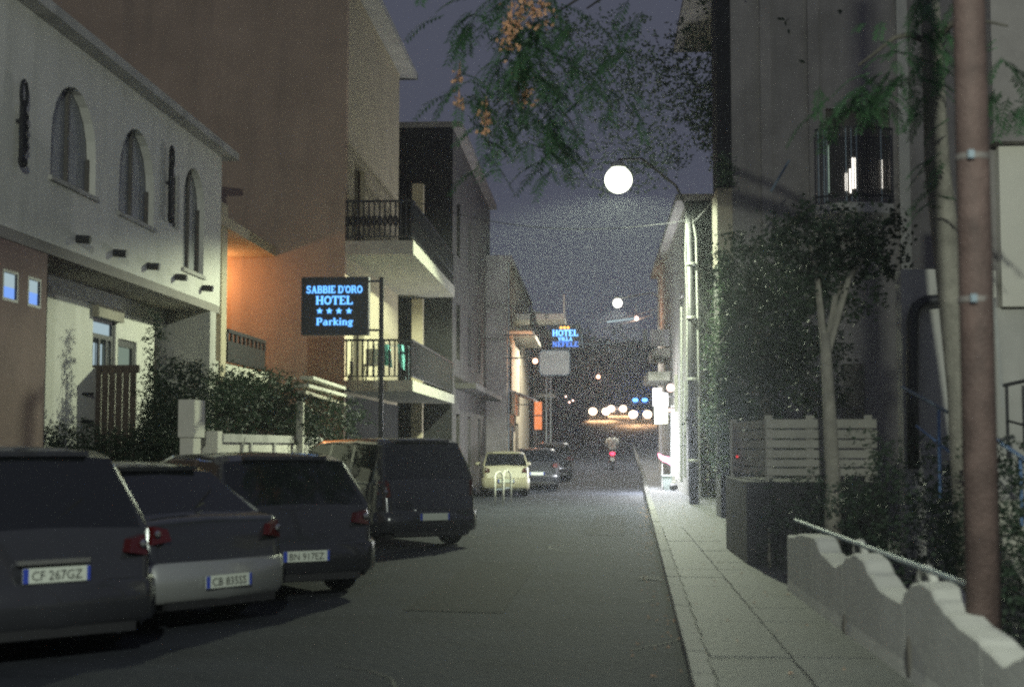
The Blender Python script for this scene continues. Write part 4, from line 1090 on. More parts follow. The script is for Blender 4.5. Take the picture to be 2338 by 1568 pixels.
def spray(mb, c, rad, n, length=.5, droop=-.3, leaf=.11):
    for _ in range(n):
        v = Vector((random.gauss(0, .5)*rad.x, random.gauss(0, .5)*rad.y, random.gauss(0, .5)*rad.z))
        a = random.uniform(0, 2*PI)
        frond(mb, c+v, (math.cos(a), math.sin(a), droop+random.uniform(-.4, .4)), length*random.uniform(.7, 1.2), leaf=leaf)

# street tree: leaning pale trunk right of the pavement, crown reaching over the lane
t1 = thing('street_tree', 'leaning pale-barked tree with feathery leaves hanging over the lane', 'tree', at(2215, 1100, 12.5))
tp = [at(2225, 1180, 12.5), at(2200, 900, 12.5), at(2172, 650, 12.4), at(2140, 380, 12.3), at(2128, 100, 12.2), at(2110, -250, 12.4)]
tp[0].z = 0
MB().tube(tp, [.16, .14, .125, .11, .09, .06], 12).build('trunk', 'bark', t1, True)
br_ends = []
def branch(p, q, r0=.06, r1=.015, bend=.3):
    m = Vector(p).lerp(Vector(q), .5)+Vector((0, 0, bend))
    MB().tube([p, Vector(p).lerp(m, .6)+Vector((0,0,.05)), m, Vector(m).lerp(q, .6), q], [r0, r0*.8, r0*.6, r0*.4, r1], 6).build('branch', 'dark_bark', t1, True)
clus = []
for vx, vy, Y, rx, rz, n in ((1130, 20, 15, .5, .35, 22), (1215, 60, 15, .45, .4, 34), (1270, 150, 15.5, .45, .4, 30), (1170, 130, 15, .35, .4, 16), (1200, 250, 16, .3, .4, 22), (1110, 260, 15, .2, .4, 12), (1060, 190, 15, .15, .3, 8), (1270, 300, 16.5, .3, .35, 22), (1340, 120, 16, .4, .5, 12), (1040, 230, 15, .12, .2, 4), (1100, 360, 15.5, .15, .25, 6), (1390, 250, 17, .4, .5, 10), (1050, 60, 15.5, .3, .3, 6), (1260, 340, 16, .2, .2, 8), (1430, 90, 17, .6, .4, 8)):
    clus.append((at(vx, vy, Y), Vector((rx, .5, rz)), n))
mb = MB()
for c, r, n in clus: spray(mb, c, r, int(n*1.0), .5)
for vx, vy, Y, rx, rz, n in ((2130, 60, 12, .35, .3, 16), (2030, 150, 12, .35, .25, 14), (1950, 215, 12.5, .3, .12, 14), (2010, 210, 12, .3, .15, 10), (2130, 190, 12, .25, .3, 14), (2080, 20, 12, .3, .25, 8), (2300, 150, 11.5, .25, .35, 10), (2140, 360, 12, .12, .12, 6), (2330, 230, 11.5, .2, .2, 6), (1900, 250, 12.7, .2, .06, 8), (2140, 450, 12, .08, .1, 4)):
    spray(mb, at(vx, vy, Y), Vector((rx, .35, rz)), n, .36, leaf=.085)
o = mb.build('foliage', 'leaf', t1)
hub = tp[4]
for vx, vy, Y in ((1215, -60, 15), (1270, 30, 15.5), (1100, -30, 15), (1340, 20, 16), (1430, -10, 17), (2300, 60, 11.5), (1960, 150, 12.4)):
    branch(tp[5] if vx < 1500 else hub, at(vx, vy, Y), .05 if vx < 1500 else .035, .01, .5 if vx < 1500 else .15)
for vx, vy, Y, r_, n in ((1200, 12, 14.6, .13, 60), (1235, 8, 14.6, .11, 50), (1168, 55, 14.6, .10, 40), (1160, 82, 14.6, .09, 34), (1185, 208, 15.6, .09, 30), (1200, 222, 15.6, .08, 24), (1183, 165, 15.6, .05, 12), (1110, 260, 14.8, .08, 24), (1108, 290, 14.8, .06, 14), (1050, 170, 14.8, .06, 14), (1048, 232, 14.8, .06, 16)):
    c = at(vx, vy, Y); q = MB()
    for _ in range(n):
        p = c+Vector((random.gauss(0, .6)*r_, random.gauss(0, .6)*r_, random.gauss(0, 1.1)*r_)); a = Vector((random.gauss(0, 1), random.gauss(0, 1), random.gauss(-1, 1))).normalized()*.055
        b = a.cross(Vector((random.gauss(0, 1), 1, random.gauss(0, 1)))).normalized()*.02
        q.add([p, p+a*.5+b, p+a, p+a*.5-b], [(0,1,2,3)])
    q.tube([c+Vector((0, 0, r_*2.4)), c], .006, 4); stuff(q.build('seed_cluster', 'seeds', t1))

# leafy tree behind the lamp and in front of the dark house
def tree(label, base, trunk_top, blobs, n, size, m='leaf_dark', bark='dark_bark', r0=.14, name='leafy_tree', group=None, n_branch=True):
    t = thing(name, label, 'tree', base, group)
    base = Vector(base); tt = Vector(trunk_top)
    MB().tube([base, base.lerp(tt, .4)+Vector((.06, 0, 0)), tt], [r0, r0*.8, r0*.5], 9).build('trunk', bark, t, True)
    for c, r in (blobs[:6] if n_branch else []):
        MB().tube([tt-Vector((0, 0, .3)), tt.lerp(c, .5)+Vector((0, 0, .1)), c], [r0*.45, r0*.3, r0*.12], 6).build('branch', bark, t)
    leaves(n, blobs, size).build('crown', m, t)
    return t
V = Vector
tree('dark broad tree rising above the lamp pole on the right', (4.4, 33.5, 0), (4.2, 33.5, 6), [(V((3.9, 33, 9)), V((1.6, 2, 1.7))), (V((2.6, 34, 10.6)), V((1.4, 2, 1.2))), (V((5.0, 32, 11)), V((2, 2, 1.8))), (V((3.4, 31, 12.3)), V((1.8, 2, 1.2)))], 9000, .13, n_branch=False)
tree('dense dark tree hiding the lower front of the tall dark house', at(1740, 1100, 24), at(1740, 800, 24), [(at(1700, 620, 24), V((.55, .7, .8))), (at(1760, 760, 24), V((.7, .8, 1.0))), (at(1820, 620, 25), V((.7, .8, .9))), (at(1720, 900, 24), V((.6, .7, .9))), (at(1860, 850, 25), V((.6, .7, .9)))], 9000, .10)
tree('slim pale trunk tree standing before the slatted fence', V((at(1893, 1100, 16.5).x, 16.5, 0)), at(1884, 760, 16.5), [(at(1930, 640, 17), V((.5, .5, .5))), (at(1850, 560, 17), V((.5, .5, .6))), (at(1990, 560, 17), V((.45, .5, .5)))], 2600, .085, bark='bark', r0=.115)
tree('tall leafy tree whose crown fills the sky behind the nearer lamp', (-1.0+6.6, 46, 0), (5.4, 46, 8), [(V((2.2, 44, 12)), V((2.6, 2, 1.8))), (V((-.6, 43, 13.5)), V((2.4, 2, 1.6))), (V((4.6, 44, 12)), V((2, 2, 2))), (V((.6, 45, 10.6)), V((2.2, 1.6, 1.0))), (V((-2.6, 45, 12.2)), V((1.6, 1.6, 1.6)))], 9000, .14, m='leaf_mid', n_branch=False)
# climbing plant on the strip of wall coloured as lamplit
def shrub(label, blobs, n, size, m='leaf_dark', name='shrub', base=None, cat='shrub', group=None):
    c0 = blobs[0][0]; t = thing(name, label, cat, base or (c0.x, c0.y, 0), group)
    leaves(n, blobs, size).build('foliage', m, t)
    for c, r in blobs[:4]: MB().tube([(c.x, c.y, max(.05, c.z-r.z*.9)), c], [.03, .012], 5).build('stem', 'dark_bark', t)
    return t
shrub('climbing plant hanging on the lamplit-coloured strip of wall beside the lamp pole', [(at(1655, 600, 29.7), V((.16, .3, .3))), (at(1650, 690, 29.7), V((.22, .3, .6))), (at(1640, 820, 29.6), V((.25, .3, .9))), (at(1640, 980, 29.5), V((.3, .3, 1.0))), (at(1655, 390, 29.6), V((.2, .25, .35)))], 4500, .08, 'leaf_mid', 'climbing_plant', cat='plant')
shrub('thick ivy mass darkening the wall beyond the lamp pole', [(V((3.25, 41.8, 2)), V((.5, .5, 2))), (V((3.4, 41.8, 5)), V((.6, .5, 2))), (V((3.1, 41.9, 7.6)), V((.4, .5, 1.2)))], 2500, .14, 'leaf_black', 'ivy', cat='plant')
# hedge behind sculpted wall
shrub('dense dark shrubs behind the white wall nearest to the rusty pole', [(V((3.1, 9.5, .7)), V((.75, 1.2, .75))), (V((3.4, 11.5, .9)), V((.9, 1.0, .8))), (V((3.0, 8.0, .5)), V((.6, .8, .6)))], 9000, .05)
MB_ = MB().box(xa_-.1, xc_+.1, YF-.05, YF+2.8, .1, at(1760, 1090, YF).z-.051).build('retaining_wall', 'near_black_wall')
tag(MB_, 'dark low retaining wall carrying the slatted fence', 'wall')
shrub('dark shrub mass below the slatted fence beside the pavement', [(V((2.12, 17.8, .6)), V((.2, .7, .7))), (V((2.1, 19.2, .55)), V((.2, .9, .7))), (V((2.6, 17.6, .6)), V((.5, .3, .7))), (V((2.75, 16.9, .6)), V((.35, .6, .7))), (V((3.4, 16.7, .7)), V((.6, .6, .7))), (V((3.0, 17.3, .65)), V((.9, .45, .6))), (V((3.0, 14.0, .9)), V((.75, 1.2, .85))), (V((2.7, 16.5, .7)), V((.5, .8, .7))), (V((3.9, 15.0, 1.0)), V((.6, .8, .7)))], 8000, .055)
shrub('low leafy bush at the foot of the blue stair railing', [(V((4.3, 12.4, .75)), V((.8, .7, .7))), (V((4.1, 10.8, .6)), V((.8, .7, .7)))], 5000, .05, 'leaf_mid')
shrub('dark bush beside the kerb between lamp pole and dark house', [(V((3.3, 22, .7)), V((.6, 1.6, .9))), (V((3.6, 27, 1.0)), V((.7, 2.2, 1.1)))], 6000, .08)
# left vegetation
shrub('tall dark clipped hedge behind the low pale boundary wall', [(at(560, 905, 30)-V((0,0,.1)), V((1.0, 2.2, .75))), (at(640, 930, 31), V((.9, 2.2, .7))), (at(740, 965, 32), V((.9, 2.0, .6))), (at(520, 950, 28), V((.7, 1.5, .8)))], 12000, .09, name='hedge', cat='hedge')
shrub('dark hedge in front of the white ground floor beside the gatepost', [(at(420, 930, 24.5), V((.42, .8, .85))), (at(390, 1000, 24), V((.6, .8, .6))), (at(300, 1040, 23.5), V((.9, .8, .45)))], 9000, .08, name='hedge', cat='hedge')
t = thing('cypress', 'narrow dark cypress standing against the lit ground floor', 'tree', (at(352, 1000, 25).x, 25, 0))
q = at(352, 1000, 25)
MB().tube([(q.x, 25, .1), (q.x, 25, 3.4)], [.07, .02], 7).build('trunk', 'dark_bark', t)
leaves(6000, [(V((q.x-.02, 25, 3.3)), V((.14, .15, .75))), (V((q.x, 25, 2.3)), V((.26, .28, .8))), (V((q.x+.03, 25, 1.3)), V((.3, .3, .8)))], .06).build('foliage', 'leaf_dark', t)
shrub('wisp of shrubs between the timber screen and brown wall', [(at(160, 1010, 22), V((.6, .5, .35))), (at(90, 1040, 21), V((.5, .5, .3)))], 2500, .06)
tree('dark tree behind the crossing at the head of the lane', (-8, 168, 5), (-8, 168, 9), [(V((-8, 168, 12)), V((7, 4, 5))), (V((0, 172, 12)), V((6, 4, 4)))], 5000, .5, group='trees beyond the crossing')
tree('rounded dark tree behind the flashing van at the crossing', (12, 168, 5), (12, 168, 9), [(V((12, 168, 11)), V((7, 4, 5))), (V((22, 172, 13)), V((8, 4, 6)))], 5000, .5, group='trees beyond the crossing')
fb = thing('far_building', 'unlit far building closing the lane beyond the crossing', 'building', (0, 190, 4))
MB().box(-30, 30, 190, 200, 0, 15).build('wall', 'dark_plaster', fb)
for i in range(7):
    for j in range(2): MB().box(-24+i*8, -22+i*8, 189.9, 189.99, 7+j*4, 9+j*4).build('window', 'car_glass', fb)
MB().box(-31, 31, 189.5, 201, 15.01, 15.6).build('roof', 'dark_plaster', fb)

# ================================================================ CARS
def lerp_keys(keys, s):
    for (a, va), (b, vb) in zip(keys[:-1], keys[1:]):
        if s <= b:
            t_ = (s-a)/(b-a) if b > a else 0
            return va+(vb-va)*t_
    return keys[-1][1]
def make_car(label, paint, Lc=4.1, W=1.74, H=1.48, kind='hatch', plate=None, group='cars parked along the left side', plate_z=.55, cat='car', name='parked_car', lights=False, detail=True):
    t = thing(name, label, cat, (0, 0, 0), group)
    if kind == 'hatch':
        top = [(0, .56), (.008, .62), (.022, .90), (.035, .98), (.115, H-.07), (.17, H-.01), (.3, H), (.5, H-.01), (.6, H-.10), (.745, .99), (.8, .95), (.95, .78), (.985, .66), (1, .5)]
        rear = (.035, .115); front = (.6, .745); glassr = ((.125, .27), (.29, .45), (.465, .60))
    elif kind == 'van':
        top = [(0, .50), (.006, .6), (.014, 1.0), (.024, 1.08), (.075, H-.06), (.12, H-.01), (.3, H), (.6, H-.02), (.68, H-.12), (.80, 1.08), (.86, 1.0), (.96, .84), (.988, .7), (1, .5)]
        rear = (.024, .075); front = (.68, .80); glassr = ((.10, .28), (.30, .48), (.50, .67))
    else:  # saloon like: short boot
        top = [(0, .56), (.01, .66), (.02, .92), (.05, .97), (.10, 1.0), (.22, H-.07), (.3, H), (.5, H), (.6, H-.10), (.74, .97), (.8, .93), (.95, .76), (.985, .64), (1, .5)]
        rear = (.10, .22); front = (.6, .74); glassr = ((.25, .34), (.36, .47), (.485, .6))
    plan = [(0, .84), (.015, .90), (.05, .955), (.12, .99), (.3, 1), (.7, 1), (.88, .975), (.96, .92), (1, .78)]
    belt = 0.94 if kind != 'van' else 1.04
    rw = .31; wy = [.175, .81]
    ss = set([k for k, _ in top]+[.05, .09, .14, .2, .25, .35, .4, .55, .65, .7, .85, .9, .93]+[g for gr_ in glassr for g in gr_])
    for c in wy:
        for k in range(-5, 6): ss.add(round(c+k*(rw+.06)/5/Lc*.999, 4))
        ss.add(c-(rw+.062)/Lc); ss.add(c+(rw+.062)/Lc)
    ss = sorted(ss)
    def ring(s):
        w_ = W/2*lerp_keys(plan, s); zt_ = lerp_keys(top, s); zb0 = .20 if .03 < s < .97 else .30
        low = zb0
        for c in wy:
            d = abs(s-c)*Lc
            if d < rw+.06: low = max(low, rw+math.sqrt(max(0, (rw+.06)**2-d*d)))
        b0 = min(belt, zt_-.03); low = min(low, b0-.16)
        u = max(0, (zt_-belt)/(H-belt)); wr = w_*(1-.21*min(1, u)) if zt_ > belt else w_*.93
        return [(w_*.93, low), (w_*.995, low+.06), (w_, low*.5+b0*.5), (w_*.985, b0-.05), (w_*.95, b0), (wr, b0+(zt_-b0)*.86), (wr*.93, zt_-.012*(1+u)), (wr*.5, zt_+.0), (0, zt_+.012)]
    rg = [ring(s) for s in ss]; K = 9
    body = MB(); glassp = {}
    def V3(i, j, side): x, z = rg[i][j]; return (x*side, -Lc/2+ss[i]*Lc, z)
    for side in (-1, 1):
        for i in range(len(ss)-1):
            s0, s1 = ss[i], ss[i+1]; mid = (s0+s1)/2
            for j in range(K-1):
                q = [V3(i, j, side), V3(i+1, j, side), V3(i+1, j+1, side), V3(i, j+1, side)]
                if side < 0: q = q[::-1]
                key = None
                if j == 4:
                    for gi, (g0, g1) in enumerate(glassr):
                        if g0 <= mid <= g1: key = ('side_window', gi, side)
                if j in (6, 7) and rear[0] < mid < rear[1]: key = ('rear_window', 0, 0)
                if j in (6, 7) and front[0] < mid < front[1]: key = ('windscreen', 0, 0)
                if key: glassp.setdefault(key, MB()).add(q, [(0, 1, 2, 3)])
                else: body.add(q, [(0, 1, 2, 3)])
    for i, flip in ((0, False), (len(ss)-1, True)):
        loop = [V3(i, j, 1) for j in range(K)] + [V3(i, j, -1) for j in range(K-2, -1, -1)]
        body.add(loop, [tuple(range(len(loop)))] if not flip else [tuple(reversed(range(len(loop))))])
    bo = body.build('body', paint, t, True)
    md = bo.modifiers.new('weld', 'WELD'); md.merge_threshold = .0005
    for (nm, gi, sd), g in glassp.items():
        go = g.build(nm, 'car_glass', t, True); go.modifiers.new('weld', 'WELD').merge_threshold = .0005
    MB().box(-W/2*.8, W/2*.8, -Lc*.46, Lc*.46, .17, .6).build('underbody', 'car_trim', t)
    # wheels
    for c in wy:
        for sd in (-1, 1):
            x_ = sd*(W/2-.13); y_ = -Lc/2+c*Lc
            wl_ = MB().lathe((x_, y_, rw), [(rw*.66, -.1), (rw*.95, -.1), (rw, -.06), (rw, .06), (rw*.95, .1), (rw*.66, .1)], 20, 'x').build('wheel', 'rubber', t, True)
            if detail:
                rm = MB().lathe((x_+sd*.05, y_, rw), [(rw*.64, -.03), (rw*.64, .035), (rw*.56, .045)], 20, 'x')
                for k in range(5):
                    a_ = 2*PI*k/5; rm.bar((x_+sd*.105, y_, rw), (x_+sd*.1, y_+rw*.6*math.cos(a_), rw+rw*.6*math.sin(a_)), .02, .06, V((sd, 0, 0)))
                rm.build('rim', 'rim', wl_)
    yb = -Lc/2
    # bumpers
    bp = MB()
    def bumper(y0, sgn, z0, z1):
        pts_ = [(-W/2*.985, .42), (-W/2*.97, .14), (-W/2*.8, .02), (0, -.035), (W/2*.8, .02), (W/2*.97, .14), (W/2*.985, .42)]
        b = MB(); n_ = len(pts_)
        rr = ((0, z0), (-.04, z0+.05), (-.05, (z0+z1)/2), (-.035, z1-.03), (.0, z1))
        vs = []
        for o_, z in rr:
            for x, d in pts_: vs.append((x*(1-o_*.2), y0+sgn*(d+o_), z))
        fs = [(i*n_+j, i*n_+j+1, (i+1)*n_+j+1, (i+1)*n_+j) for i in range(len(rr)-1) for j in range(n_-1)]
        return b.add(vs, fs)
    bumper(yb, 1, .26, .60).build('rear_bumper', paint, t, True)
    bumper(-yb, -1, .24, .56).build('front_bumper', paint, t, True)
    MB().box(-W*.36, W*.36, yb-.035, yb+.03, .20, .27).build('bumper_insert', 'car_trim', t)
    # tail lights
    tz = (.76, .90) if kind != 'van' else (.80, 1.05)
    for sd in (-1, 1):
        xo, xi = W/2*.93, (W/2*.66 if kind != 'van' else W/2*.80)
        y1 = yb+.035
        ps = [(sd*xi, y1+.0, tz[0]+.03), (sd*xo*.93, y1+.05, tz[0]), (sd*xo*1.02, y1+.22, tz[0]+.06), (sd*xo*1.0, y1+.26, tz[1]), (sd*xo*.90, y1+.055, tz[1]+.02), (sd*(xi+.03), y1+.02, tz[1]-.01)]
        bk = [(x*.97, y+.06, z) for x, y, z in ps]
        f2 = MB().add([(x, y-.045, z) for x, y, z in ps]+bk, [(0,1,4,5),(1,2,3,4)]+[(i, (i+1)%6, 6+(i+1)%6, 6+i) for i in range(6)])
        f2.build('tail_light', 'tail_red', t)
        if detail:
            MB().ball((sd*(xi+xo)/2*1.02, y1-.02, tz[0]+.09), .035, 8, 5, (1, .4, 1)).build('reversing_lamp', 'chrome', t)
        hp = MB().add([(sd*W/2*.55, -yb-.10, .60), (sd*W/2*.9, -yb-.22, .60), (sd*W/2*.92, -yb-.32, .74), (sd*W/2*.55, -yb-.16, .71)], [(0,1,2,3)])
        hp = MB().ball((sd*W/2*.7, -yb-(.02 if lights else .10), .68), .36 if lights else .1, 10, 6, (1.1, .6, 1) if lights else (1.3, .6, .8)); hp.build('headlight', 'head_warm' if lights else 'chrome', t)
    if detail:
        for sd in (-1, 1):
            ym = -Lc/2+.66*Lc
            MB().ball((sd*(W/2+.07), ym, belt+.07), .1, 10, 6, (1, .55, .65)).build('wing_mirror', paint, t, True)
            for g in glassr[1:]: yk = -Lc/2+(g[0]+.02)*Lc; MB().box(sd*W/2-.02, sd*W/2+.02, yk, yk+.18, belt-.14, belt-.11).build('door_handle', paint, t)
            for g in glassr[1:]: yk = -Lc/2+(g[0]-.005)*Lc; MB().box(sd*(W/2-.012), sd*(W/2+.0015), yk, yk+.008, .3, belt-.08).build('door_seam', 'car_trim', t)
        yr = yb+rear[0]*Lc; yr2 = yb+rear[1]*Lc
        MB().bar((.02, yr+.02, belt+.06), (.34, yr+.13, belt+.26), .014).build('rear_wiper', 'car_trim', t)
        MB().box(-W*.26, W*.26, yb+rear[1]*Lc-.05, yb+rear[1]*Lc+.04, H-.075, H-.035).build('roof_spoiler', paint, t)
        MB().tube([(W*.28, yb+.05, .22), (W*.28, yb-.03, .22)], .03, 8).build('exhaust_pipe', 'chrome', t)
        MB().tube([(0, -Lc*.1, H), (0, -Lc*.1-.1, H+.17)], .005, 4).build('aerial', 'car_trim', t)
        MB().box(-.28, .28, yb-.005, yb+.05, plate_z+.075, plate_z+.11).build('trim_bar', 'chrome', t)
    if plate is not None:
        yp = yb-.098 if plate_z < .62 else yb-.03
        po = MB().box(-.26, .26, yp-.012, yp, plate_z-.055, plate_z+.055).build('number_plate', 'plate_white', t)
        for sd in (-1, 1): MB().box(sd*.257-.022 if sd > 0 else -.2605, .2605 if sd > 0 else -.218, yp-.0145, yp-.0125, plate_z-.053, plate_z+.053).build('plate_band', 'plate_blue', po)
        if plate: txt(plate, (0, yp-.015, plate_z-.036), .10, 'lettering', 'plate_ink', po, .0015, width=.39)
    return t
def put(t, plate_pos, theta, Lc):
    th = R(theta); h = V((-math.sin(th), math.cos(th), 0)); c = V((plate_pos[0], plate_pos[1], 0))+h*Lc/2
    t.location = (c.x, c.y, hgt(c.y)); t.rotation_euler = (0, 0, th)
def gxy(vx, Y): p = at(vx, 1300, Y); return (p.x, p.y)
c1 = make_car('nearest dark tall hatchback with number plate reading CF 267GZ', 'car_black', 4.3, 1.8, 1.60, 'hatch', 'CF 267GZ', plate_z=.66); put(c1, gxy(125, 10.4), 46, 4.3)
c2 = make_car('silver grey saloon with bright bumper wedged between the two dark cars', 'car_silver', 4.2, 1.72, 1.45, 'saloon', 'CB 835SS', plate_z=.42); put(c2, gxy(505, 12.6), 56, 4.2)
for ch in c2.children:
    if ch.name.startswith('rear_bumper'): ch.data.materials[0] = M['bumper_highlight']; ch['label'] = 'rear bumper with the lamp highlight put into its pale colour'
c3 = make_car('black hatchback with red tail lamp glints behind the silver saloon', 'car_graphite', 4.3, 1.84, 1.53, 'hatch', 'BN 917EZ', plate_z=.46); put(c3, gxy(690, 14.9), 36, 4.3)
c4 = make_car('tall black people carrier with reflections along its rounded side', 'car_navy', 4.5, 1.80, 1.74, 'van', '', plate_z=.5); put(c4, gxy(985, 22.5), 35, 4.5)
c5 = make_car('small old beige hatchback parked behind the two hoops', 'car_beige', 3.7, 1.56, 1.44, 'hatch', '', plate_z=.5); put(c5, gxy(1155, 45.5), 6, 3.7)
c6 = make_car('dark car parked just beyond the beige hatchback', 'car_black', 4.1, 1.7, 1.46, 'hatch', '', detail=False); put(c6, gxy(1226, 51), 4, 4.1)
c7 = make_car('farthest dark parked car with a warm glint on its wing', 'car_graphite', 4.2, 1.7, 1.50, 'hatch', '', detail=False); put(c7, gxy(1262, 58), 2, 4.2)
# oncoming traffic at the crossing
def oncoming(label, vx, Y, th, paint, kind, H, beacon=False):
    c = make_car(label, paint, 4.4, 1.78, H, kind, None, 'vehicles with lit headlights at the crossing', lights=True, detail=False, cat='van' if beacon else 'car', name='police_van' if beacon else 'oncoming_car')
    if beacon:
        lb = MB().box(-.6, .6, .5, .75, H+.0, H+.07).build('light_bar', 'car_trim', c)
        lb.location = (0, 0, 0)
        for sd in (-1, 1): MB().ball((sd*.42+.12, .8, H+.10), .20, 8, 6, (1.3, .8, .8)).build('beacon', 'beacon_blue', lb)
    p = at(vx, 945, Y); c.location = (p.x, Y, hgt(Y)); c.rotation_euler = (0, 0, R(180+th))
    for sd in (-1, 1):
        l = lamp('headlight_beam', (0, 0, 0), 5000, (1, .56, .27), .08, c, spot=(V((0, 1, -.40)), R(38)))
        l.location = (sd*.62, 2.42, .68)
    return c
oncoming('van with flashing blue roof lights and lit headlights at the crossing', 1466, 128, -6, 'car_blue', 'van', 1.9, True)
oncoming('oncoming car with starry white headlights at the left of the crossing', 1364, 138, 5, 'car_graphite', 'hatch', 1.48)
oncoming('half-hidden oncoming car behind the starry-headlight car', 1405, 152, 4, 'car_white', 'hatch', 1.5)
b = [o for o in bpy.data.objects if o.name.startswith('beacon')][0].parent.parent
lamp('beacon_light', (b.location.x, b.location.y-1.2, b.location.z+2.2), 120, (.05, .2, 1), .2, b)
for i, (vx, vy, Y) in enumerate(((1308, 914, 120), (1300, 918, 121), (1292, 905, 124))):
    bulb(vx, vy, Y, .045, 'head_small', ('tiny distant bulb, lowest of three left of the crossing', 'tiny distant bulb, middle of three left of the crossing', 'tiny distant bulb, uppermost of three left of the crossing')[i], name='distant_bulb')

# ================================================================ SCOOTER AND RIDER
YR_ = 67.0; q = at(1398, 1066, YR_); sx = q.x; g = hgt(YR_)
scs = thing('motor_scooter', 'red-tailed motor scooter riding up the lane away from the viewer', 'scooter', (sx, YR_, g))
for dy in (-.55, .62):
    MB().lathe((sx, YR_+dy, g+.23), [(.15, -.05), (.22, -.05), (.23, 0), (.22, .05), (.15, .05)], 14, 'x').build('wheel', 'rubber', scs, True)
MB().add([(sx+s*a, YR_+y, g+z) for s in (-1, 1) for y, z, a in ((-.75, .62, .08), (-.8, .76, .12), (-.5, .80, .15), (0, .76, .14), (.05, .5, .13), (-.3, .32, .13), (-.7, .42, .1))],
         [tuple(range(7)), tuple(reversed(range(7, 14)))]+[(i, (i+1)%7, 7+(i+1)%7, 7+i) for i in range(7)]).build('rear_body', 'scooter_red', scs, True)
MB().box(sx-.16, sx+.16, YR_, YR_+.4, g+.28, g+.33).build('footboard', 'car_trim', scs)
MB().prism([(sx-.18, YR_+.42, g+.3), (sx+.18, YR_+.42, g+.3), (sx+.16, YR_+.5, g+.9), (sx-.16, YR_+.5, g+.9)], (0, .05, 0)).build('front_shield', 'scooter_red', scs)
MB().tube([(sx-.33, YR_+.36, g+1.0), (sx-.1, YR_+.45, g+.98), (sx+.1, YR_+.45, g+.98), (sx+.33, YR_+.36, g+1.0)], .02, 6).build('handlebar', 'car_trim', scs)
MB().ball((sx, YR_-.82, g+.70), .09, 10, 6, (1.4, .5, .8)).build('tail_light', 'tail_lit', scs)
MB().box(sx-.09, sx+.09, YR_-.86, YR_-.84, g+.36, g+.53).build('number_plate', 'plate_white', scs)
MB().box(sx-.13, sx+.13, YR_-.5, YR_+.1, g+.80, g+.86).build('saddle', 'car_trim', scs)
def skin_body(name, m, joints, edges, parent):
    me = bpy.data.meshes.new(name); me.from_pydata([j[0] for j in joints], edges, []); me.update()
    o = bpy.data.objects.new(name, me); C.objects.link(o); o.parent = parent
    md = o.modifiers.new('skin', 'SKIN'); md.use_smooth_shade = True
    if not me.skin_vertices: me.attributes  # layer made by modifier
    bpy.context.view_layer.objects.active = o
    sv_ = me.skin_vertices[0].data if me.skin_vertices else None
    if sv_:
        for i, j in enumerate(joints): sv_[i].radius = (j[1], j[1] if len(j) < 3 else j[2])
        sv_[0].use_root = True
    o.modifiers.new('sub', 'SUBSURF').levels = 1; o.modifiers['sub'].render_levels = 1
    me.materials.append(M[m]); return o
pe = thing('person', 'scooter rider in a white shirt with a dark strap across the back', 'person', (sx, YR_-.25, g))
def PJ(x, y, z): return (x, y, z)
J = [(PJ(0, 0, .92), .15, .13), (PJ(0, .02, 1.12), .14, .11), (PJ(0, .03, 1.32), .18, .12), (PJ(0, .05, 1.44), .07, .07), (PJ(0, .06, 1.55), .055, .055),
     (PJ(-.2, .03, 1.38), .07), (PJ(-.27, .18, 1.15), .05), (PJ(-.29, .5, 1.06), .038), (PJ(-.3, .6, 1.03), .035),
     (PJ(.2, .03, 1.38), .07), (PJ(.27, .18, 1.15), .05), (PJ(.29, .5, 1.06), .038), (PJ(.3, .6, 1.03), .035),
     (PJ(-.11, .12, .88), .1), (PJ(-.17, .42, .80), .075), (PJ(-.14, .40, .42), .05), (PJ(-.14, .55, .37), .04),
     (PJ(.11, .12, .88), .1), (PJ(.17, .42, .80), .075), (PJ(.14, .40, .42), .05), (PJ(.14, .55, .37), .04)]
E = [(0,1),(1,2),(2,3),(3,4),(2,5),(5,6),(6,7),(7,8),(2,9),(9,10),(10,11),(11,12),(0,13),(13,14),(14,15),(15,16),(0,17),(17,18),(18,19),(19,20)]
bodyo = skin_body('body', 'trousers', J, E, pe)
# shirt and head, separate clothing meshes over the body
shb = MB()
pr_ = [(.165, .90), (.17, 1.0), (.175, 1.15), (.20, 1.28), (.205, 1.36), (.15, 1.43), (.07, 1.46)]
vs = []; fs = []; n_ = 16
for r_, z in pr_:
    for k in range(n_): a_ = 2*PI*k/n_; vs.append((sx+r_*1.08*math.cos(a_), YR_-.25+.03+r_*.72*math.sin(a_), g+z))
for i in range(len(pr_)-1):
    for k in range(n_): fs.append((i*n_+k, i*n_+(k+1)%n_, (i+1)*n_+(k+1)%n_, (i+1)*n_+k))
shb.add(vs, fs)
for sd in (-1, 1): shb.tube([(sx+sd*.17, YR_-.23, g+1.37), (sx+sd*.25, YR_-.14, g+1.24), (sx+sd*.285, YR_-.02, g+1.12)], [.085, .07, .06], 10)
shb.build('shirt', 'shirt', pe, True)
MB().tube([(sx+.15, YR_-.33, g+1.42), (sx+.05, YR_-.385, g+1.25), (sx-.1, YR_-.385, g+1.05), (sx-.17, YR_-.32, g+.93)], .014, 6).build('strap', 'hair', pe)
hd = MB().ball((sx, YR_-.18, g+1.62), .1, 14, 10, (.9, 1.05, 1.2)).build('head', 'skin', pe, True)
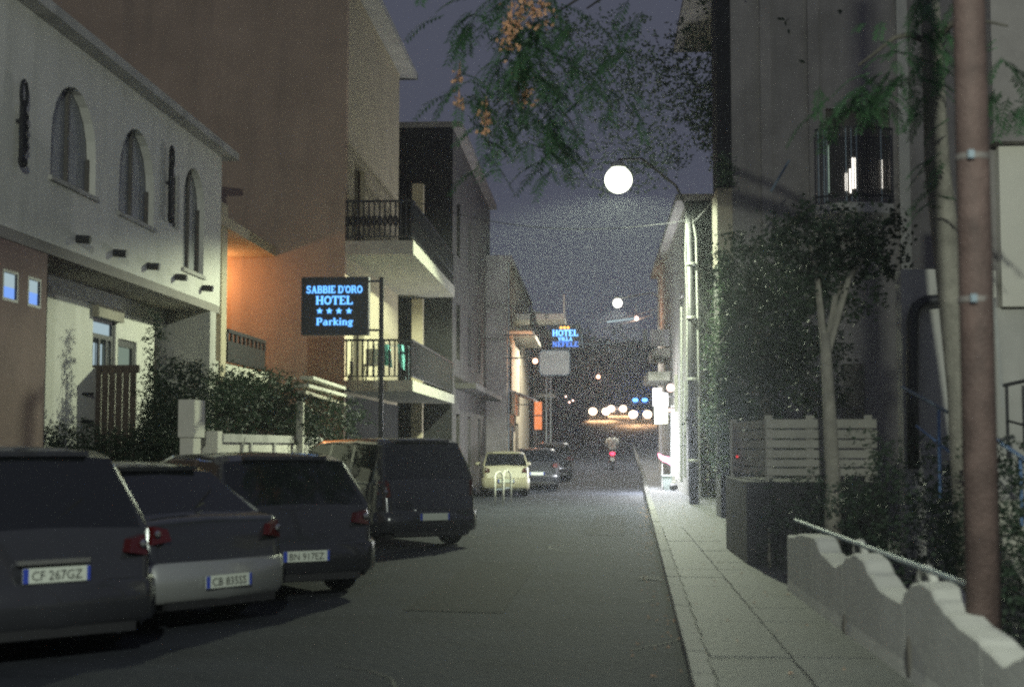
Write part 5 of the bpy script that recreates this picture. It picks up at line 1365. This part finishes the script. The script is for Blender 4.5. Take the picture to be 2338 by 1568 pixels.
MB().ball((sx, YR_-.20, g+1.66), .11, 14, 10, (.93, 1.05, 1.05)).build('hair', 'hair', pe, True)
for sd in (-1, 1):
    MB().ball((sx+sd*.093, YR_-.18, g+1.61), .028, 8, 5, (.4, .8, 1.2)).build('ear', 'skin', pe, True)
    hn = MB().ball((sx+sd*.3, YR_+.36, g+1.02), .045, 8, 6, (.8, 1.1, .8))
    for k in range(4): hn.tube([(sx+sd*(.27+.02*k), YR_+.39, g+1.03), (sx+sd*(.27+.02*k), YR_+.43, g+1.01), (sx+sd*(.27+.02*k), YR_+.42, g+.97)], .009, 5)
    hn.build('hand', 'skin', pe, True)

# bicycle hoops
for i, (vx, vtop, Yh) in enumerate(((1138, 1077, 39.0), (1157, 1074, 40.3))):
    q = at(vx, vtop, Yh); p = at(vx, 1100, Yh)
    t = thing('bicycle_hoop', ('pale metal bicycle hoop nearer to the viewer', 'pale metal bicycle hoop nearer to the beige car')[i], 'bicycle stand', (p.x, Yh, 0), 'bicycle hoops in front of the beige car')
    zt_ = q.z
    MB().tube([(p.x-.09, Yh, 0), (p.x-.09, Yh, zt_-.12), (p.x-.06, Yh+.1, zt_-.02), (p.x+.02, Yh+.3, zt_), (p.x+.09, Yh+.45, zt_-.1), (p.x+.09, Yh+.5, 0)], .028, 8).build('hoop', 'white_plaster', t, True)
    MB().tube([(p.x-.09, Yh, .42), (p.x+.09, Yh+.5, .42)], .018, 6).build('cross_bar', 'pale_metal', t)

# ================================================================ HAZE
hz = MB().box(-42, 42, -12, 215, -1.2, 30).build('haze', 'earth')
hz['kind'] = 'stuff'
hm = bpy.data.materials.new('night_haze'); hm.use_nodes = True; n = hm.node_tree.nodes; n.clear()
o_ = n.new('ShaderNodeOutputMaterial'); v_ = n.new('ShaderNodeVolumePrincipled')
v_.inputs['Color'].default_value = (.86, .92, 1, 1); v_.inputs['Density'].default_value = HAZE; v_.inputs['Anisotropy'].default_value = .92
hm.node_tree.links.new(v_.outputs[0], o_.inputs['Volume'])
hz.data.materials.clear(); hz.data.materials.append(hm)
